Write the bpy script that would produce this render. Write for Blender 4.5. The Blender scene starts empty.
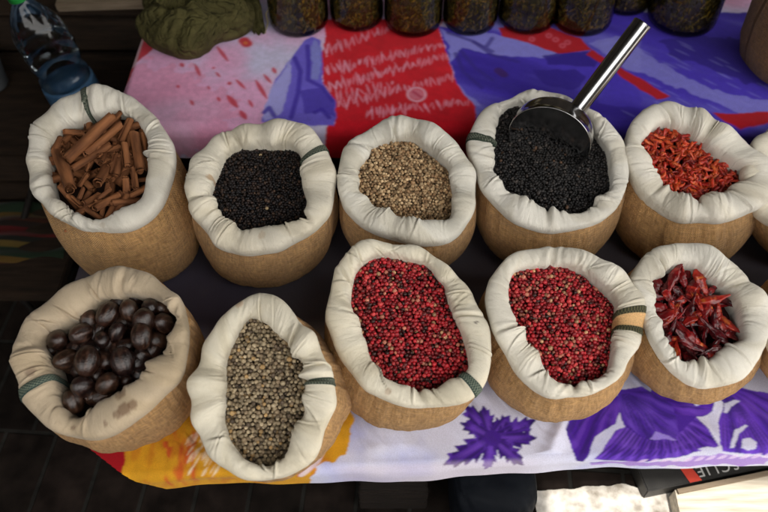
import bpy, bmesh, math, random
import numpy as np
from mathutils import Vector, Matrix

rng = np.random.default_rng(11)
random.seed(11)
scene = bpy.context.scene
COL = scene.collection
PI = math.pi
R = math.radians

# ------------------------------------------------------------------ camera
PITCH = R(52)
FPX = 35 / 36 * 768
CAM = np.array([0, -.616, .948])
RT = np.array([1., 0, 0])
FW = np.array([0, math.cos(PITCH), -math.sin(PITCH)])
UPV = np.array([0, math.sin(PITCH), math.cos(PITCH)])

def ray(px, py):
    px = np.asarray(px, float); py = np.asarray(py, float)
    return ((px - 384) / FPX)[..., None] * RT + ((256 - py) / FPX)[..., None] * UPV + FW

def at_plane(px, py, p0, n):
    d = ray(px, py)
    t = np.dot(np.asarray(p0) - CAM, n) / (d @ n)
    return CAM + d * t[..., None]

def at(px, py, z=0.):
    return at_plane(px, py, np.array([0, 0, z]), np.array([0, 0, 1.]))

def norm(v):
    v = np.asarray(v, float); return v / np.linalg.norm(v)

# ------------------------------------------------------------------ object helpers
def tag(o, label=None, cat=None, group=None, kind=None):
    if label: o['label'] = label
    if cat: o['category'] = cat
    if group: o['group'] = group
    if kind: o['kind'] = kind
    return o

def empty(name, loc=(0, 0, 0), label=None, cat=None, group=None):
    o = bpy.data.objects.new(name, None); COL.objects.link(o)
    o.location = [float(x) for x in loc]; o.empty_display_size = .05
    return tag(o, label, cat, group)

def mesh_data(name, V, F, col=None, smooth=True, attrs=None):
    V = np.asarray(V, np.float32).reshape(-1, 3)
    me = bpy.data.meshes.new(name)
    Fs = F if isinstance(F, list) else [F]
    Fs = [np.asarray(f, np.int32) for f in Fs if len(f)]
    me.vertices.add(len(V)); me.vertices.foreach_set('co', V.ravel())
    loops = np.concatenate([f.ravel() for f in Fs])
    tot = np.concatenate([np.full(len(f), f.shape[1], np.int32) for f in Fs])
    st = np.concatenate([[0], np.cumsum(tot)[:-1]]).astype(np.int32)
    me.loops.add(len(loops)); me.loops.foreach_set('vertex_index', loops)
    me.polygons.add(len(tot)); me.polygons.foreach_set('loop_start', st)
    me.polygons.foreach_set('loop_total', tot)
    me.polygons.foreach_set('use_smooth', np.full(len(tot), smooth))
    me.update(calc_edges=True)
    if col is not None:
        a = me.color_attributes.new('Col', 'FLOAT_COLOR', 'POINT')
        c = np.ones((len(V), 4), np.float32); c[:, :3] = col
        a.data.foreach_set('color', c.ravel())
    if attrs:
        for k, v in attrs.items():
            a = me.attributes.new(k, 'FLOAT_VECTOR', 'POINT')
            a.data.foreach_set('vector', np.asarray(v, np.float32).ravel())
    return me

def obj(name, me, mat=None, parent=None, loc=None):
    if mat is not None:
        me.materials.clear(); me.materials.append(mat)
    o = bpy.data.objects.new(name, me); COL.objects.link(o)
    if loc is not None: o.location = [float(x) for x in loc]
    if parent is not None: o.parent = parent
    return o

def grid_faces(nr, nc, wrap=False, flip=False):
    i = np.arange(nr - 1)[:, None]; j = np.arange(nc if wrap else nc - 1)[None, :]
    j2 = (j + 1) % nc
    a = i * nc + j; b = i * nc + j2; c = (i + 1) * nc + j2; d = (i + 1) * nc + j
    f = np.stack([a + 0 * j, b + 0 * i, c + 0 * i, d + 0 * j], -1).reshape(-1, 4)
    return f[:, ::-1] if flip else f

def smoothp(a, sig):
    n = len(a); k = np.arange(-4 * sig, 4 * sig + 1); w = np.exp(-.5 * (k / sig) ** 2); w /= w.sum()
    return sum(wi * np.roll(a, int(ki)) for wi, ki in zip(w, k))

def box_bm(bm, c, s, rot=None, bev=0):
    r = bmesh.ops.create_cube(bm, size=1)
    M = Matrix.Translation(Vector(c)) @ (rot.to_4x4() if rot else Matrix()) @ Matrix.Diagonal((*s, 1))
    bmesh.ops.transform(bm, matrix=M, verts=r['verts'])
    if bev:
        es = list({e for v in r['verts'] for e in v.link_edges})
        bmesh.ops.bevel(bm, geom=es, offset=bev, segments=2, affect='EDGES')

def bm_mesh(name, bm, smooth=False):
    me = bpy.data.meshes.new(name); bm.to_mesh(me); bm.free()
    for p in me.polygons: p.use_smooth = smooth
    return me

def box(name, c, s, mat, parent=None, rot=None, bev=.002):
    bm = bmesh.new(); box_bm(bm, (0, 0, 0), s, rot, bev)
    o = obj(name, bm_mesh(name, bm), mat, parent)
    o.location = c
    return o

def tube_np(pts, rad, seg=12, cap=True):
    pts = np.asarray(pts, float); n = len(pts)
    rad = np.broadcast_to(np.asarray(rad, float), (n,))
    T = np.gradient(pts, axis=0); T /= np.linalg.norm(T, axis=1)[:, None]
    ref = np.array([0, 0, 1.]) if abs(T[0][2]) < .9 else np.array([1., 0, 0])
    A = np.cross(T, ref); A /= np.linalg.norm(A, axis=1)[:, None]; B = np.cross(T, A)
    th = np.linspace(0, 2 * PI, seg, endpoint=False)
    V = pts[:, None] + rad[:, None, None] * (np.cos(th)[None, :, None] * A[:, None] + np.sin(th)[None, :, None] * B[:, None])
    V = V.reshape(-1, 3)
    F = [grid_faces(n, seg, True)]
    if cap:
        F.append(np.arange(seg)[None]); F.append((np.arange(seg)[::-1] + (n - 1) * seg)[None])
    return V, F

def lathe_np(prof, seg=48):
    prof = np.asarray(prof, float)
    th = np.linspace(0, 2 * PI, seg, endpoint=False)
    V = np.stack([prof[:, 0, None] * np.cos(th), prof[:, 0, None] * np.sin(th), prof[:, 1, None] + 0 * th], -1)
    return V.reshape(-1, 3), grid_faces(len(prof), seg, True)

# value noise -----------------------------------------------------------
_tab = rng.random((64, 64))
def vnoise(x, y, s=1., seed=0):
    x = np.asarray(x) / s + seed * 7.31; y = np.asarray(y) / s + seed * 3.77
    xi = np.floor(x).astype(int); yi = np.floor(y).astype(int)
    fx = x - xi; fy = y - yi; fx = fx * fx * (3 - 2 * fx); fy = fy * fy * (3 - 2 * fy)
    g = lambda a, b: _tab[a % 64, b % 64]
    return (g(xi, yi) * (1 - fx) + g(xi + 1, yi) * fx) * (1 - fy) + (g(xi, yi + 1) * (1 - fx) + g(xi + 1, yi + 1) * fx) * fy
def fbm(x, y, s, seed=0, o=4):
    t = 0; a = .5; n = 0
    for k in range(o):
        t = t + a * vnoise(x, y, s, seed + k); n += a; a *= .5; s *= .5
    return t / n
def sstep(a, b, x):
    t = np.clip((x - a) / (b - a), 0, 1); return t * t * (3 - 2 * t)
def srgb(*c):
    c = np.array(c, float) / 255
    return np.where(c <= .04045, c / 12.92, ((c + .055) / 1.055) ** 2.4)

# ------------------------------------------------------------------ materials
def mat_new(name):
    m = bpy.data.materials.new(name); m.use_nodes = True
    nt = m.node_tree; b = nt.nodes['Principled BSDF']
    return m, nt, b
def nd(nt, t, **kw):
    n = nt.nodes.new(t)
    for k, v in kw.items():
        if k in n.inputs: n.inputs[k].default_value = v
        else: setattr(n, k, v)
    return n
def noise_bump(nt, b, scale, strength, dist=.001, detail=3, vec=None):
    tx = nd(nt, 'ShaderNodeTexCoord'); ns = nd(nt, 'ShaderNodeTexNoise'); ns.inputs['Scale'].default_value = scale
    ns.inputs['Detail'].default_value = detail
    nt.links.new(vec if vec else tx.outputs['Object'], ns.inputs['Vector'])
    bp = nd(nt, 'ShaderNodeBump'); bp.inputs['Strength'].default_value = strength; bp.inputs['Distance'].default_value = dist
    nt.links.new(ns.outputs['Fac'], bp.inputs['Height']); nt.links.new(bp.outputs['Normal'], b.inputs['Normal'])
    return ns, bp
def mix_cols(nt, fac, c1, c2):
    mx = nd(nt, 'ShaderNodeMix'); mx.data_type = 'RGBA'
    for s, c in ((6, c1), (7, c2)):
        if hasattr(c, 'is_linked') or hasattr(c, 'node'): nt.links.new(c, mx.inputs[s])
        else: mx.inputs[s].default_value = (*c, 1)
    if hasattr(fac, 'node'): nt.links.new(fac, mx.inputs[0])
    else: mx.inputs[0].default_value = fac
    return mx.outputs[2]
def mat_noise(name, c1, c2, scale=20, rough=.8, metal=0, bump=.3, bscale=None, bdist=.001, spec=.5, detail=5, stretch=None):
    m, nt, b = mat_new(name)
    tx = nd(nt, 'ShaderNodeTexCoord'); vec = tx.outputs['Object']
    if stretch:
        mp = nd(nt, 'ShaderNodeMapping'); mp.inputs['Scale'].default_value = stretch
        nt.links.new(vec, mp.inputs['Vector']); vec = mp.outputs['Vector']
    ns = nd(nt, 'ShaderNodeTexNoise'); ns.inputs['Scale'].default_value = scale; ns.inputs['Detail'].default_value = detail
    nt.links.new(vec, ns.inputs['Vector'])
    rp = nd(nt, 'ShaderNodeMapRange'); rp.inputs[1].default_value = .3; rp.inputs[2].default_value = .7
    nt.links.new(ns.outputs['Fac'], rp.inputs[0])
    nt.links.new(mix_cols(nt, rp.outputs[0], c1, c2), b.inputs['Base Color'])
    b.inputs['Roughness'].default_value = rough; b.inputs['Metallic'].default_value = metal
    b.inputs['Specular IOR Level'].default_value = spec
    if bump: noise_bump(nt, b, bscale or scale * 3, bump, bdist, 4, vec)
    return m
def mat_col(name, rough=.6, spec=.5, nscale=300, namt=.25, bump=.2, bscale=600, bdist=.0006, sheen=0, coat=0):
    """painted-in colour attribute broken up by procedural noise"""
    m, nt, b = mat_new(name)
    at_ = nd(nt, 'ShaderNodeVertexColor'); at_.layer_name = 'Col'
    ns, bp = noise_bump(nt, b, bscale, bump, bdist)
    tx = nd(nt, 'ShaderNodeTexCoord'); n2 = nd(nt, 'ShaderNodeTexNoise'); n2.inputs['Scale'].default_value = nscale; n2.inputs['Detail'].default_value = 4
    nt.links.new(tx.outputs['Object'], n2.inputs['Vector'])
    rp = nd(nt, 'ShaderNodeMapRange'); rp.inputs[1].default_value = .25; rp.inputs[2].default_value = .75
    rp.inputs[3].default_value = 1 - namt; rp.inputs[4].default_value = 1 + namt
    nt.links.new(n2.outputs['Fac'], rp.inputs[0])
    hs = nd(nt, 'ShaderNodeHueSaturation'); nt.links.new(at_.outputs['Color'], hs.inputs['Color']); nt.links.new(rp.outputs[0], hs.inputs['Value'])
    nt.links.new(hs.outputs['Color'], b.inputs['Base Color'])
    b.inputs['Roughness'].default_value = rough; b.inputs['Specular IOR Level'].default_value = spec
    if sheen: b.inputs['Sheen Weight'].default_value = sheen
    if coat: b.inputs['Coat Weight'].default_value = coat; b.inputs['Coat Roughness'].default_value = .25
    return m

def weave_mat(name, pitch, bump, bdist, c_dark, c_light, use_col, rough=.95, crease=0):
    m, nt, b = mat_new(name)
    av = nd(nt, 'ShaderNodeAttribute'); av.attribute_name = 'wuv'
    dn = nd(nt, 'ShaderNodeTexNoise'); dn.inputs['Scale'].default_value = 60; dn.inputs['Detail'].default_value = 3
    nt.links.new(av.outputs['Vector'], dn.inputs['Vector'])
    vm = nd(nt, 'ShaderNodeVectorMath', operation='SCALE'); vm.inputs['Scale'].default_value = .0030
    nt.links.new(dn.outputs['Color'], vm.inputs[0])
    va = nd(nt, 'ShaderNodeVectorMath', operation='ADD'); nt.links.new(av.outputs['Vector'], va.inputs[0]); nt.links.new(vm.outputs[0], va.inputs[1])
    sx = nd(nt, 'ShaderNodeSeparateXYZ'); nt.links.new(va.outputs[0], sx.inputs[0])
    def wave(sock):
        mu = nd(nt, 'ShaderNodeMath', operation='MULTIPLY'); mu.inputs[1].default_value = 2 * PI / pitch; nt.links.new(sock, mu.inputs[0])
        s = nd(nt, 'ShaderNodeMath', operation='SINE'); nt.links.new(mu.outputs[0], s.inputs[0]); return s.outputs[0]
    pr = nd(nt, 'ShaderNodeMath', operation='MULTIPLY'); nt.links.new(wave(sx.outputs[0]), pr.inputs[0]); nt.links.new(wave(sx.outputs[1]), pr.inputs[1])
    # slubby threads: stretched noises in both directions
    def thread(sc, seed):
        mp = nd(nt, 'ShaderNodeMapping'); mp.inputs['Scale'].default_value = sc; mp.inputs['Location'].default_value = (seed, seed, 0)
        nt.links.new(av.outputs['Vector'], mp.inputs['Vector'])
        n = nd(nt, 'ShaderNodeTexNoise'); n.inputs['Scale'].default_value = 1; n.inputs['Detail'].default_value = 2
        nt.links.new(mp.outputs[0], n.inputs['Vector']); return n.outputs['Fac']
    ad = nd(nt, 'ShaderNodeMath', operation='ADD'); nt.links.new(thread((1 / pitch, .22 / pitch, 1), 3), ad.inputs[0]); nt.links.new(thread((.22 / pitch, 1 / pitch, 1), 9), ad.inputs[1])
    h = nd(nt, 'ShaderNodeMath', operation='MULTIPLY_ADD'); h.inputs[1].default_value = .30; nt.links.new(pr.outputs[0], h.inputs[0]); nt.links.new(ad.outputs[0], h.inputs[2])
    rp = nd(nt, 'ShaderNodeMapRange'); rp.inputs[1].default_value = .55; rp.inputs[2].default_value = 1.45; nt.links.new(h.outputs[0], rp.inputs[0])
    c = mix_cols(nt, rp.outputs[0], c_dark, c_light)
    big = nd(nt, 'ShaderNodeTexNoise'); big.inputs['Scale'].default_value = 14; big.inputs['Detail'].default_value = 5; nt.links.new(av.outputs['Vector'], big.inputs['Vector'])
    r2 = nd(nt, 'ShaderNodeMapRange'); r2.inputs[1].default_value = .3; r2.inputs[2].default_value = .7; r2.inputs[3].default_value = .82; r2.inputs[4].default_value = 1.1; nt.links.new(big.outputs['Fac'], r2.inputs[0])
    hs = nd(nt, 'ShaderNodeHueSaturation'); nt.links.new(c, hs.inputs['Color']); nt.links.new(r2.outputs[0], hs.inputs['Value'])
    out = hs.outputs['Color']
    if use_col:
        vc = nd(nt, 'ShaderNodeVertexColor'); vc.layer_name = 'Col'
        mm = nd(nt, 'ShaderNodeMix'); mm.data_type = 'RGBA'; mm.blend_type = 'MULTIPLY'; mm.inputs[0].default_value = 1
        nt.links.new(out, mm.inputs[6]); nt.links.new(vc.outputs['Color'], mm.inputs[7]); out = mm.outputs[2]
    nt.links.new(out, b.inputs['Base Color'])
    bp = nd(nt, 'ShaderNodeBump'); bp.inputs['Strength'].default_value = bump; bp.inputs['Distance'].default_value = bdist
    nt.links.new(h.outputs[0], bp.inputs['Height']); nt.links.new(bp.outputs['Normal'], b.inputs['Normal'])
    if crease:       # sharp little press marks running across the roll
        prev = None
        for sc_, dist in (((75, 14, 1), crease), ((150, 60, 1), crease * .45)):
            mp = nd(nt, 'ShaderNodeMapping'); mp.inputs['Scale'].default_value = sc_; mp.inputs['Rotation'].default_value = (0, 0, .25)
            nt.links.new(av.outputs['Vector'], mp.inputs['Vector'])
            n_ = nd(nt, 'ShaderNodeTexNoise'); n_.inputs['Scale'].default_value = 1; n_.inputs['Detail'].default_value = 2; n_.inputs['Distortion'].default_value = .6
            nt.links.new(mp.outputs[0], n_.inputs['Vector'])
            s1 = nd(nt, 'ShaderNodeMath', operation='SUBTRACT'); s1.inputs[1].default_value = .5; nt.links.new(n_.outputs['Fac'], s1.inputs[0])
            s2 = nd(nt, 'ShaderNodeMath', operation='ABSOLUTE'); nt.links.new(s1.outputs[0], s2.inputs[0])
            s3 = nd(nt, 'ShaderNodeMath', operation='POWER'); s3.inputs[1].default_value = .6; nt.links.new(s2.outputs[0], s3.inputs[0])
            b2 = nd(nt, 'ShaderNodeBump'); b2.inputs['Strength'].default_value = .55; b2.inputs['Distance'].default_value = dist
            nt.links.new(s3.outputs[0], b2.inputs['Height']); nt.links.new((prev or bp).outputs['Normal'], b2.inputs['Normal']); prev = b2
        nt.links.new(prev.outputs['Normal'], b.inputs['Normal'])
    b.inputs['Roughness'].default_value = rough; b.inputs['Specular IOR Level'].default_value = .15
    b.inputs['Sheen Weight'].default_value = .15
    return m

M = {}
M['burlap'] = weave_mat('burlap', .0032, 1.0, .0022, (.33, .165, .052), (.84, .49, .19), True)
M['canvas'] = weave_mat('canvas', .0009, .35, .0005, (.88, .86, .81), (1, .985, .945), True, .9, .0022)
M['tape'] = mat_col('stitched_tape', .85, .2, 900, .35, .6, 1400, .0008)
M['corn'] = mat_col('peppercorn', .5, .3, 500, .4, .25, 900, .0003)
M['corn_pink'] = mat_col('pink_peppercorn', .38, .5, 420, .35, .3, 800, .0005)
M['nutmeg'] = mat_col('nutmeg', .28, .6, 1.6, .6, .2, 9, .015, 0, .35)
M['chili'] = mat_col('dried_chili', .27, .55, 140, .5, .5, 260, .0014)
M['chili_small'] = mat_col('small_chili', .4, .45, 260, .4, .4, 500, .0006)
M['cinnamon'] = mat_noise('cinnamon_bark', (.06, .020, .008), (.35, .14, .055), 70, .8, 0, .9, 200, .0012, .25, 8, (1, 1, .2))
M['print'] = mat_col('printed_cloth', .8, .25, 700, .12, .3, 1500, .0005, .1)
M['steel'] = mat_noise('brushed_steel', (.40, .40, .41), (.56, .56, .57), 60, .16, 1, .06, 160, .0005, .5, 4, (1, 1, .1))
M['wood_dark'] = mat_noise('dark_wood', (.012, .0075, .0045), (.036, .021, .012), 16, .75, 0, .5, 60, .002, .3, 6, (1, 8, 8))
M['wood_pale'] = mat_noise('pale_wood', (.42, .36, .28), (.70, .63, .52), 14, .75, 0, .4, 60, .001, .3, 6, (1, 10, 10))
M['wood_shaded'] = mat_noise('shaded_wood', (.006, .004, .003), (.016, .010, .007), 16, .8, 0, .5, 60, .002, .3, 6, (1, 8, 8))  # dark wood with the under-table shade put into its colour
M['wood_tan'] = mat_noise('tan_wood', (.16, .12, .08), (.26, .20, .14), 14, .75, 0, .4, 60, .001, .3, 6, (1, 10, 10))
M['olive'] = mat_noise('olive_canvas', (.046, .041, .013), (.088, .077, .026), 40, .9, 0, .5, 900, .0006, .2)
def add_creases(m, sc, dist):
    nt = m.node_tree; b = nt.nodes['Principled BSDF']; old = b.inputs['Normal'].links[0].from_socket
    tx = nd(nt, 'ShaderNodeTexCoord'); prev = old
    for s_, d_ in ((sc, dist), (sc * 2.3, dist * .5)):
        n_ = nd(nt, 'ShaderNodeTexNoise'); n_.inputs['Scale'].default_value = s_; n_.inputs['Detail'].default_value = 2; n_.inputs['Distortion'].default_value = 1.2
        nt.links.new(tx.outputs['Object'], n_.inputs['Vector'])
        a1 = nd(nt, 'ShaderNodeMath', operation='SUBTRACT'); a1.inputs[1].default_value = .5; nt.links.new(n_.outputs['Fac'], a1.inputs[0])
        a2 = nd(nt, 'ShaderNodeMath', operation='ABSOLUTE'); nt.links.new(a1.outputs[0], a2.inputs[0])
        a3 = nd(nt, 'ShaderNodeMath', operation='POWER'); a3.inputs[1].default_value = .6; nt.links.new(a2.outputs[0], a3.inputs[0])
        bp = nd(nt, 'ShaderNodeBump'); bp.inputs['Strength'].default_value = .9; bp.inputs['Distance'].default_value = d_
        nt.links.new(a3.outputs[0], bp.inputs['Height']); nt.links.new(prev, bp.inputs['Normal']); prev = bp.outputs['Normal']
    nt.links.new(prev, b.inputs['Normal'])
add_creases(M['olive'], 16, .016)
M['tarp'] = mat_noise('awning_tarp', (.045, .04, .036), (.07, .062, .054), 6, .9, 0, .3, 80, .002)
M['navy'] = mat_noise('navy_plastic', (.0025, .0035, .006), (.006, .008, .012), 22, .7, 0, .5, 40, .004, spec=.12)
M['black_card'] = mat_noise('black_card', (.016, .015, .014), (.030, .028, .026), 40, .5, 0, .1, 300)
M['red_print'] = mat_noise('red_print', (.50, .035, .02), (.62, .06, .03), 60, .6, 0, .1, 300)
M['white_print'] = mat_noise('white_print', (.38, .37, .35), (.55, .54, .52), 120, .6, 0, .1, 300)
M['black_iron'] = mat_noise('black_iron', (.012, .011, .010), (.03, .026, .024), 60, .5, .3, .3, 200, spec=.12)
M['pale_plastic'] = mat_noise('pale_plastic', (.09, .10, .11), (.13, .14, .15), 30, .5, 0, .1, 100)
M['green_cap'] = mat_noise('green_plastic', (.012, .20, .035), (.02, .28, .05), 60, .35, 0, .15, 300)
M['thread'] = mat_noise('straw_thread', (.35, .29, .17), (.5, .42, .27), 200, .9, 0, .2)
M['wall'] = mat_noise('back_shade_wall', (.03, .026, .022), (.06, .05, .042), 5, .9, 0, .4, 30, .004, spec=.12)

def glass_mat(name, tint, alpha, rough=.05):
    m, nt, b = mat_new(name); nt.nodes.remove(b); out = nt.nodes['Material Output']
    tr = nd(nt, 'ShaderNodeBsdfTransparent'); tr.inputs['Color'].default_value = (*tint, 1)
    gl = nd(nt, 'ShaderNodeBsdfGlossy'); gl.inputs['Roughness'].default_value = rough; gl.inputs['Color'].default_value = (1, 1, 1, 1)
    fr = nd(nt, 'ShaderNodeFresnel'); fr.inputs['IOR'].default_value = 1.45
    tx = nd(nt, 'ShaderNodeTexCoord'); ns = nd(nt, 'ShaderNodeTexNoise'); ns.inputs['Scale'].default_value = 35
    nt.links.new(tx.outputs['Object'], ns.inputs['Vector'])
    bp = nd(nt, 'ShaderNodeBump'); bp.inputs['Strength'].default_value = .35 if alpha else .12; bp.inputs['Distance'].default_value = .004
    nt.links.new(ns.outputs['Fac'], bp.inputs['Height'])
    nt.links.new(bp.outputs['Normal'], gl.inputs['Normal']); nt.links.new(bp.outputs['Normal'], fr.inputs['Normal'])
    mx = nd(nt, 'ShaderNodeMixShader'); nt.links.new(fr.outputs[0], mx.inputs[0]); nt.links.new(tr.outputs[0], mx.inputs[1]); nt.links.new(gl.outputs[0], mx.inputs[2])
    nt.links.new(mx.outputs[0], out.inputs['Surface'])
    return m
M['glass'] = glass_mat('jar_glass', (.80, .82, .70), 0)
M['pet'] = glass_mat('clear_plastic', (.66, .71, .74), 1, .1)
M['pet_blue'] = mat_noise('blue_label', (.03, .08, .16), (.055, .13, .23), 30, .3, 0, .3, 60, .003)
M['pickle'] = mat_col('pickled_pepper', .35, .5, 200, .4, .2, 400)

# ------------------------------------------------------------------ setting
FLOOR_Z = -.22
def floor_mat():
    m, nt, b = mat_new('stone_paving')
    tx = nd(nt, 'ShaderNodeTexCoord')
    mp = nd(nt, 'ShaderNodeMapping'); mp.inputs['Scale'].default_value = (1, 1, 1); mp.inputs['Rotation'].default_value = (0, 0, R(4)); mp.inputs['Location'].default_value = (.03, .12, 0)
    nt.links.new(tx.outputs['Object'], mp.inputs[0])
    br = nd(nt, 'ShaderNodeTexBrick'); br.inputs['Scale'].default_value = 1; br.inputs['Brick Width'].default_value = .085; br.inputs['Row Height'].default_value = .17
    br.inputs['Mortar Size'].default_value = .004; br.inputs['Mortar Smooth'].default_value = .4
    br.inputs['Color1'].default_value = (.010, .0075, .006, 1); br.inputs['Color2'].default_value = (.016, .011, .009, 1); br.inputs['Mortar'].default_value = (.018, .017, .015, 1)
    nt.links.new(mp.outputs[0], br.inputs['Vector'])
    ns = nd(nt, 'ShaderNodeTexNoise'); ns.inputs['Scale'].default_value = 30; ns.inputs['Detail'].default_value = 8; nt.links.new(tx.outputs['Object'], ns.inputs['Vector'])
    rp = nd(nt, 'ShaderNodeMapRange'); rp.inputs[1].default_value = .3; rp.inputs[2].default_value = .7; rp.inputs[3].default_value = .5; rp.inputs[4].default_value = 1.5; nt.links.new(ns.outputs['Fac'], rp.inputs[0])
    hs = nd(nt, 'ShaderNodeHueSaturation'); nt.links.new(br.outputs['Color'], hs.inputs['Color']); nt.links.new(rp.outputs[0], hs.inputs['Value'])
    nt.links.new(hs.outputs[0], b.inputs['Base Color']); b.inputs['Roughness'].default_value = .9; b.inputs['Specular IOR Level'].default_value = .08
    bp = nd(nt, 'ShaderNodeBump'); bp.inputs['Strength'].default_value = .6; bp.inputs['Distance'].default_value = .004
    ad = nd(nt, 'ShaderNodeMath', operation='MULTIPLY_ADD'); ad.inputs[1].default_value = -1; nt.links.new(br.outputs['Fac'], ad.inputs[0]); nt.links.new(ns.outputs['Fac'], ad.inputs[2])
    nt.links.new(ad.outputs[0], bp.inputs['Height']); nt.links.new(bp.outputs[0], b.inputs['Normal'])
    return m
V = np.array([[-60, -60, FLOOR_Z], [60, -60, FLOOR_Z], [60, 60, FLOOR_Z], [-60, 60, FLOOR_Z]])
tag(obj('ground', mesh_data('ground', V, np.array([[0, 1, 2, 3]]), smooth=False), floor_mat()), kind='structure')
# paving painted pale where the sun patch falls, ragged edge at the shade line
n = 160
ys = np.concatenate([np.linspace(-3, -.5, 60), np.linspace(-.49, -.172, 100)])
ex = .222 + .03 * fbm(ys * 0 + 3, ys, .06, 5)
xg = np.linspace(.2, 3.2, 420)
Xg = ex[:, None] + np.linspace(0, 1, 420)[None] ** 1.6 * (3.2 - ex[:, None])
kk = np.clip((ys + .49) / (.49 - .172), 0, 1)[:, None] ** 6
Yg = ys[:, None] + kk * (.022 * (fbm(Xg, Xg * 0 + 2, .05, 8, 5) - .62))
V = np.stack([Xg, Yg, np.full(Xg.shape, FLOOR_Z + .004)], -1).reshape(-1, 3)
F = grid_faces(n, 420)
tag(obj('sun_patch_paving', mesh_data('sun_patch_paving', V, F, smooth=False), mat_noise('sun_patch_pale', (.24, .21, .17), (.80, .76, .70), 48, .9, 0, .6, 160, .0015)), kind='structure')

# ------------------------------------------------------------------ stall table + shelf
eL = at(np.array(240.), np.array(467.)); eR = at(np.array(768.), np.array(445.))
def y_edge(x): return eL[1] + (np.asarray(x) - eL[0]) * (eR[1] - eL[1]) / (eR[0] - eL[0])
XL, XR, YB = -.475, 1.15, .262
cornerA = at(np.array(122.), np.array(472.)); cornerB = np.array([XL, cornerA[1] + .09])
table = empty('stall_table', (.3, 0, FLOOR_Z), 'low wooden stall table under the flower cloth, carrying all the spice sacks', 'table')
def slab(name, poly, z0, z1, mat, parent):
    n = len(poly); p = np.asarray(poly)[:, :2]
    V = np.concatenate([np.c_[p, np.full(n, z0)], np.c_[p, np.full(n, z1)]])
    V -= np.array(parent.location)[None]
    F = [np.arange(n)[::-1][None], (np.arange(n) + n)[None], np.array([[i, (i + 1) % n, n + (i + 1) % n, n + i] for i in range(n)])]
    return obj(name, mesh_data(name, V, F, smooth=False), mat, parent)
ins = .014
slab('table_top', [(cornerA[0] + ins, y_edge(cornerA[0]) + ins), (XR, y_edge(XR) + ins), (XR, .98), (XL + ins, .98), (XL + ins, cornerB[1] + ins)], -.028, -.0005, M['wood_dark'], table)
for lx, ly in ((-.30, -.12), (.215, -.115), (.075, -.13), (1.05, -.05), (-.42, .9), (1.05, .9)):
    box('leg', (lx - .3, ly, (-.028 + FLOOR_Z) / 2 - FLOOR_Z), (.04, .045, .19), M['wood_dark'], table, bev=.003)

# shelf behind
SH = .136
sy = float(at(np.array(400.), np.array(121.), SH)[1])
sxl = float(at(np.array(131.), np.array(90.), SH)[0])
shelf = empty('display_shelf', (.3, .6, 0.0), 'raised wooden shelf along the back of the stall under the red and purple cloth', 'shelf')
slab('shelf_top', [(sxl + .012, sy + .014), (XR, sy + .014), (XR, .98), (sxl + .012, .98)], SH - .022, SH - .001, M['wood_dark'], shelf)
slab('front_board', [(sxl + .03, sy + .03), (XR, sy + .03), (XR, sy + .045), (sxl + .03, sy + .045)], .001, SH - .0225, M['wood_dark'], shelf)
slab('side_board', [(sxl + .03, sy + .0455), (sxl + .045, sy + .0455), (sxl + .045, .97), (sxl + .03, .97)], .001, SH - .0225, M['wood_dark'], shelf)

# ------------------------------------------------------------------ printed cloths
class Painter:
    def __init__(s, X, Y, z):
        s.X, s.Y, s.z = X, Y, z; s.C = np.zeros(X.shape + (3,))
    def w(s, pts, off=(0, 0), sc=1.):
        p = np.asarray(pts, float) * sc + np.asarray(off); return at(p[:, 0], p[:, 1], s.z)[:, :2]
    def mask(s, pts, off=(0, 0), sc=1., wob=.0):
        P = s.w(pts, off, sc); X, Y = s.X, s.Y
        if wob:
            X = X + wob * (vnoise(s.X, s.Y, .012, 2) - .5); Y = Y + wob * (vnoise(s.X, s.Y, .012, 8) - .5)
        m = np.zeros(X.shape, bool); n = len(P)
        for i in range(n):
            x1, y1 = P[i]; x2, y2 = P[(i + 1) % n]
            c = ((y1 > Y) != (y2 > Y)) & (X < (x2 - x1) * (Y - y1) / (y2 - y1 + 1e-12) + x1)
            m ^= c
        return m
    def soft(s, n=1):
        for _ in range(n):
            C = np.pad(s.C, ((1, 1), (1, 1), (0, 0)), mode='edge')
            C = (C[:-2] + 2 * C[1:-1] + C[2:]) / 4
            s.C = (C[:, :-2] + 2 * C[:, 1:-1] + C[:, 2:]) / 4
    def put(s, m, c, a=1.):
        a = np.asarray(a * m)[..., None] if np.ndim(a) == 0 else (a * m)[..., None]
        s.C = s.C * (1 - a) + np.asarray(c) * a
    def line(s, pts, width, c, off=(0, 0), sc=1., a=1., taper=False):
        P = s.w(pts, off, sc)
        best = np.full(s.X.shape, 9.)
        for i in range(len(P) - 1):
            d = P[i + 1] - P[i]; L = (d ** 2).sum() + 1e-12
            t = np.clip(((s.X - P[i, 0]) * d[0] + (s.Y - P[i, 1]) * d[1]) / L, 0, 1)
            dd = np.hypot(s.X - P[i, 0] - t * d[0], s.Y - P[i, 1] - t * d[1])
            if taper: dd = dd / (1.001 - .8 * np.abs(2 * t - 1) ** 2)
            best = np.minimum(best, dd)
        s.put(np.ones(s.X.shape), c, a * (1 - sstep(width * .35, width * .65, best)))

PUR_D, PUR, PUR_L = srgb(34, 8, 86), srgb(76, 26, 160), srgb(126, 76, 212)

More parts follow.
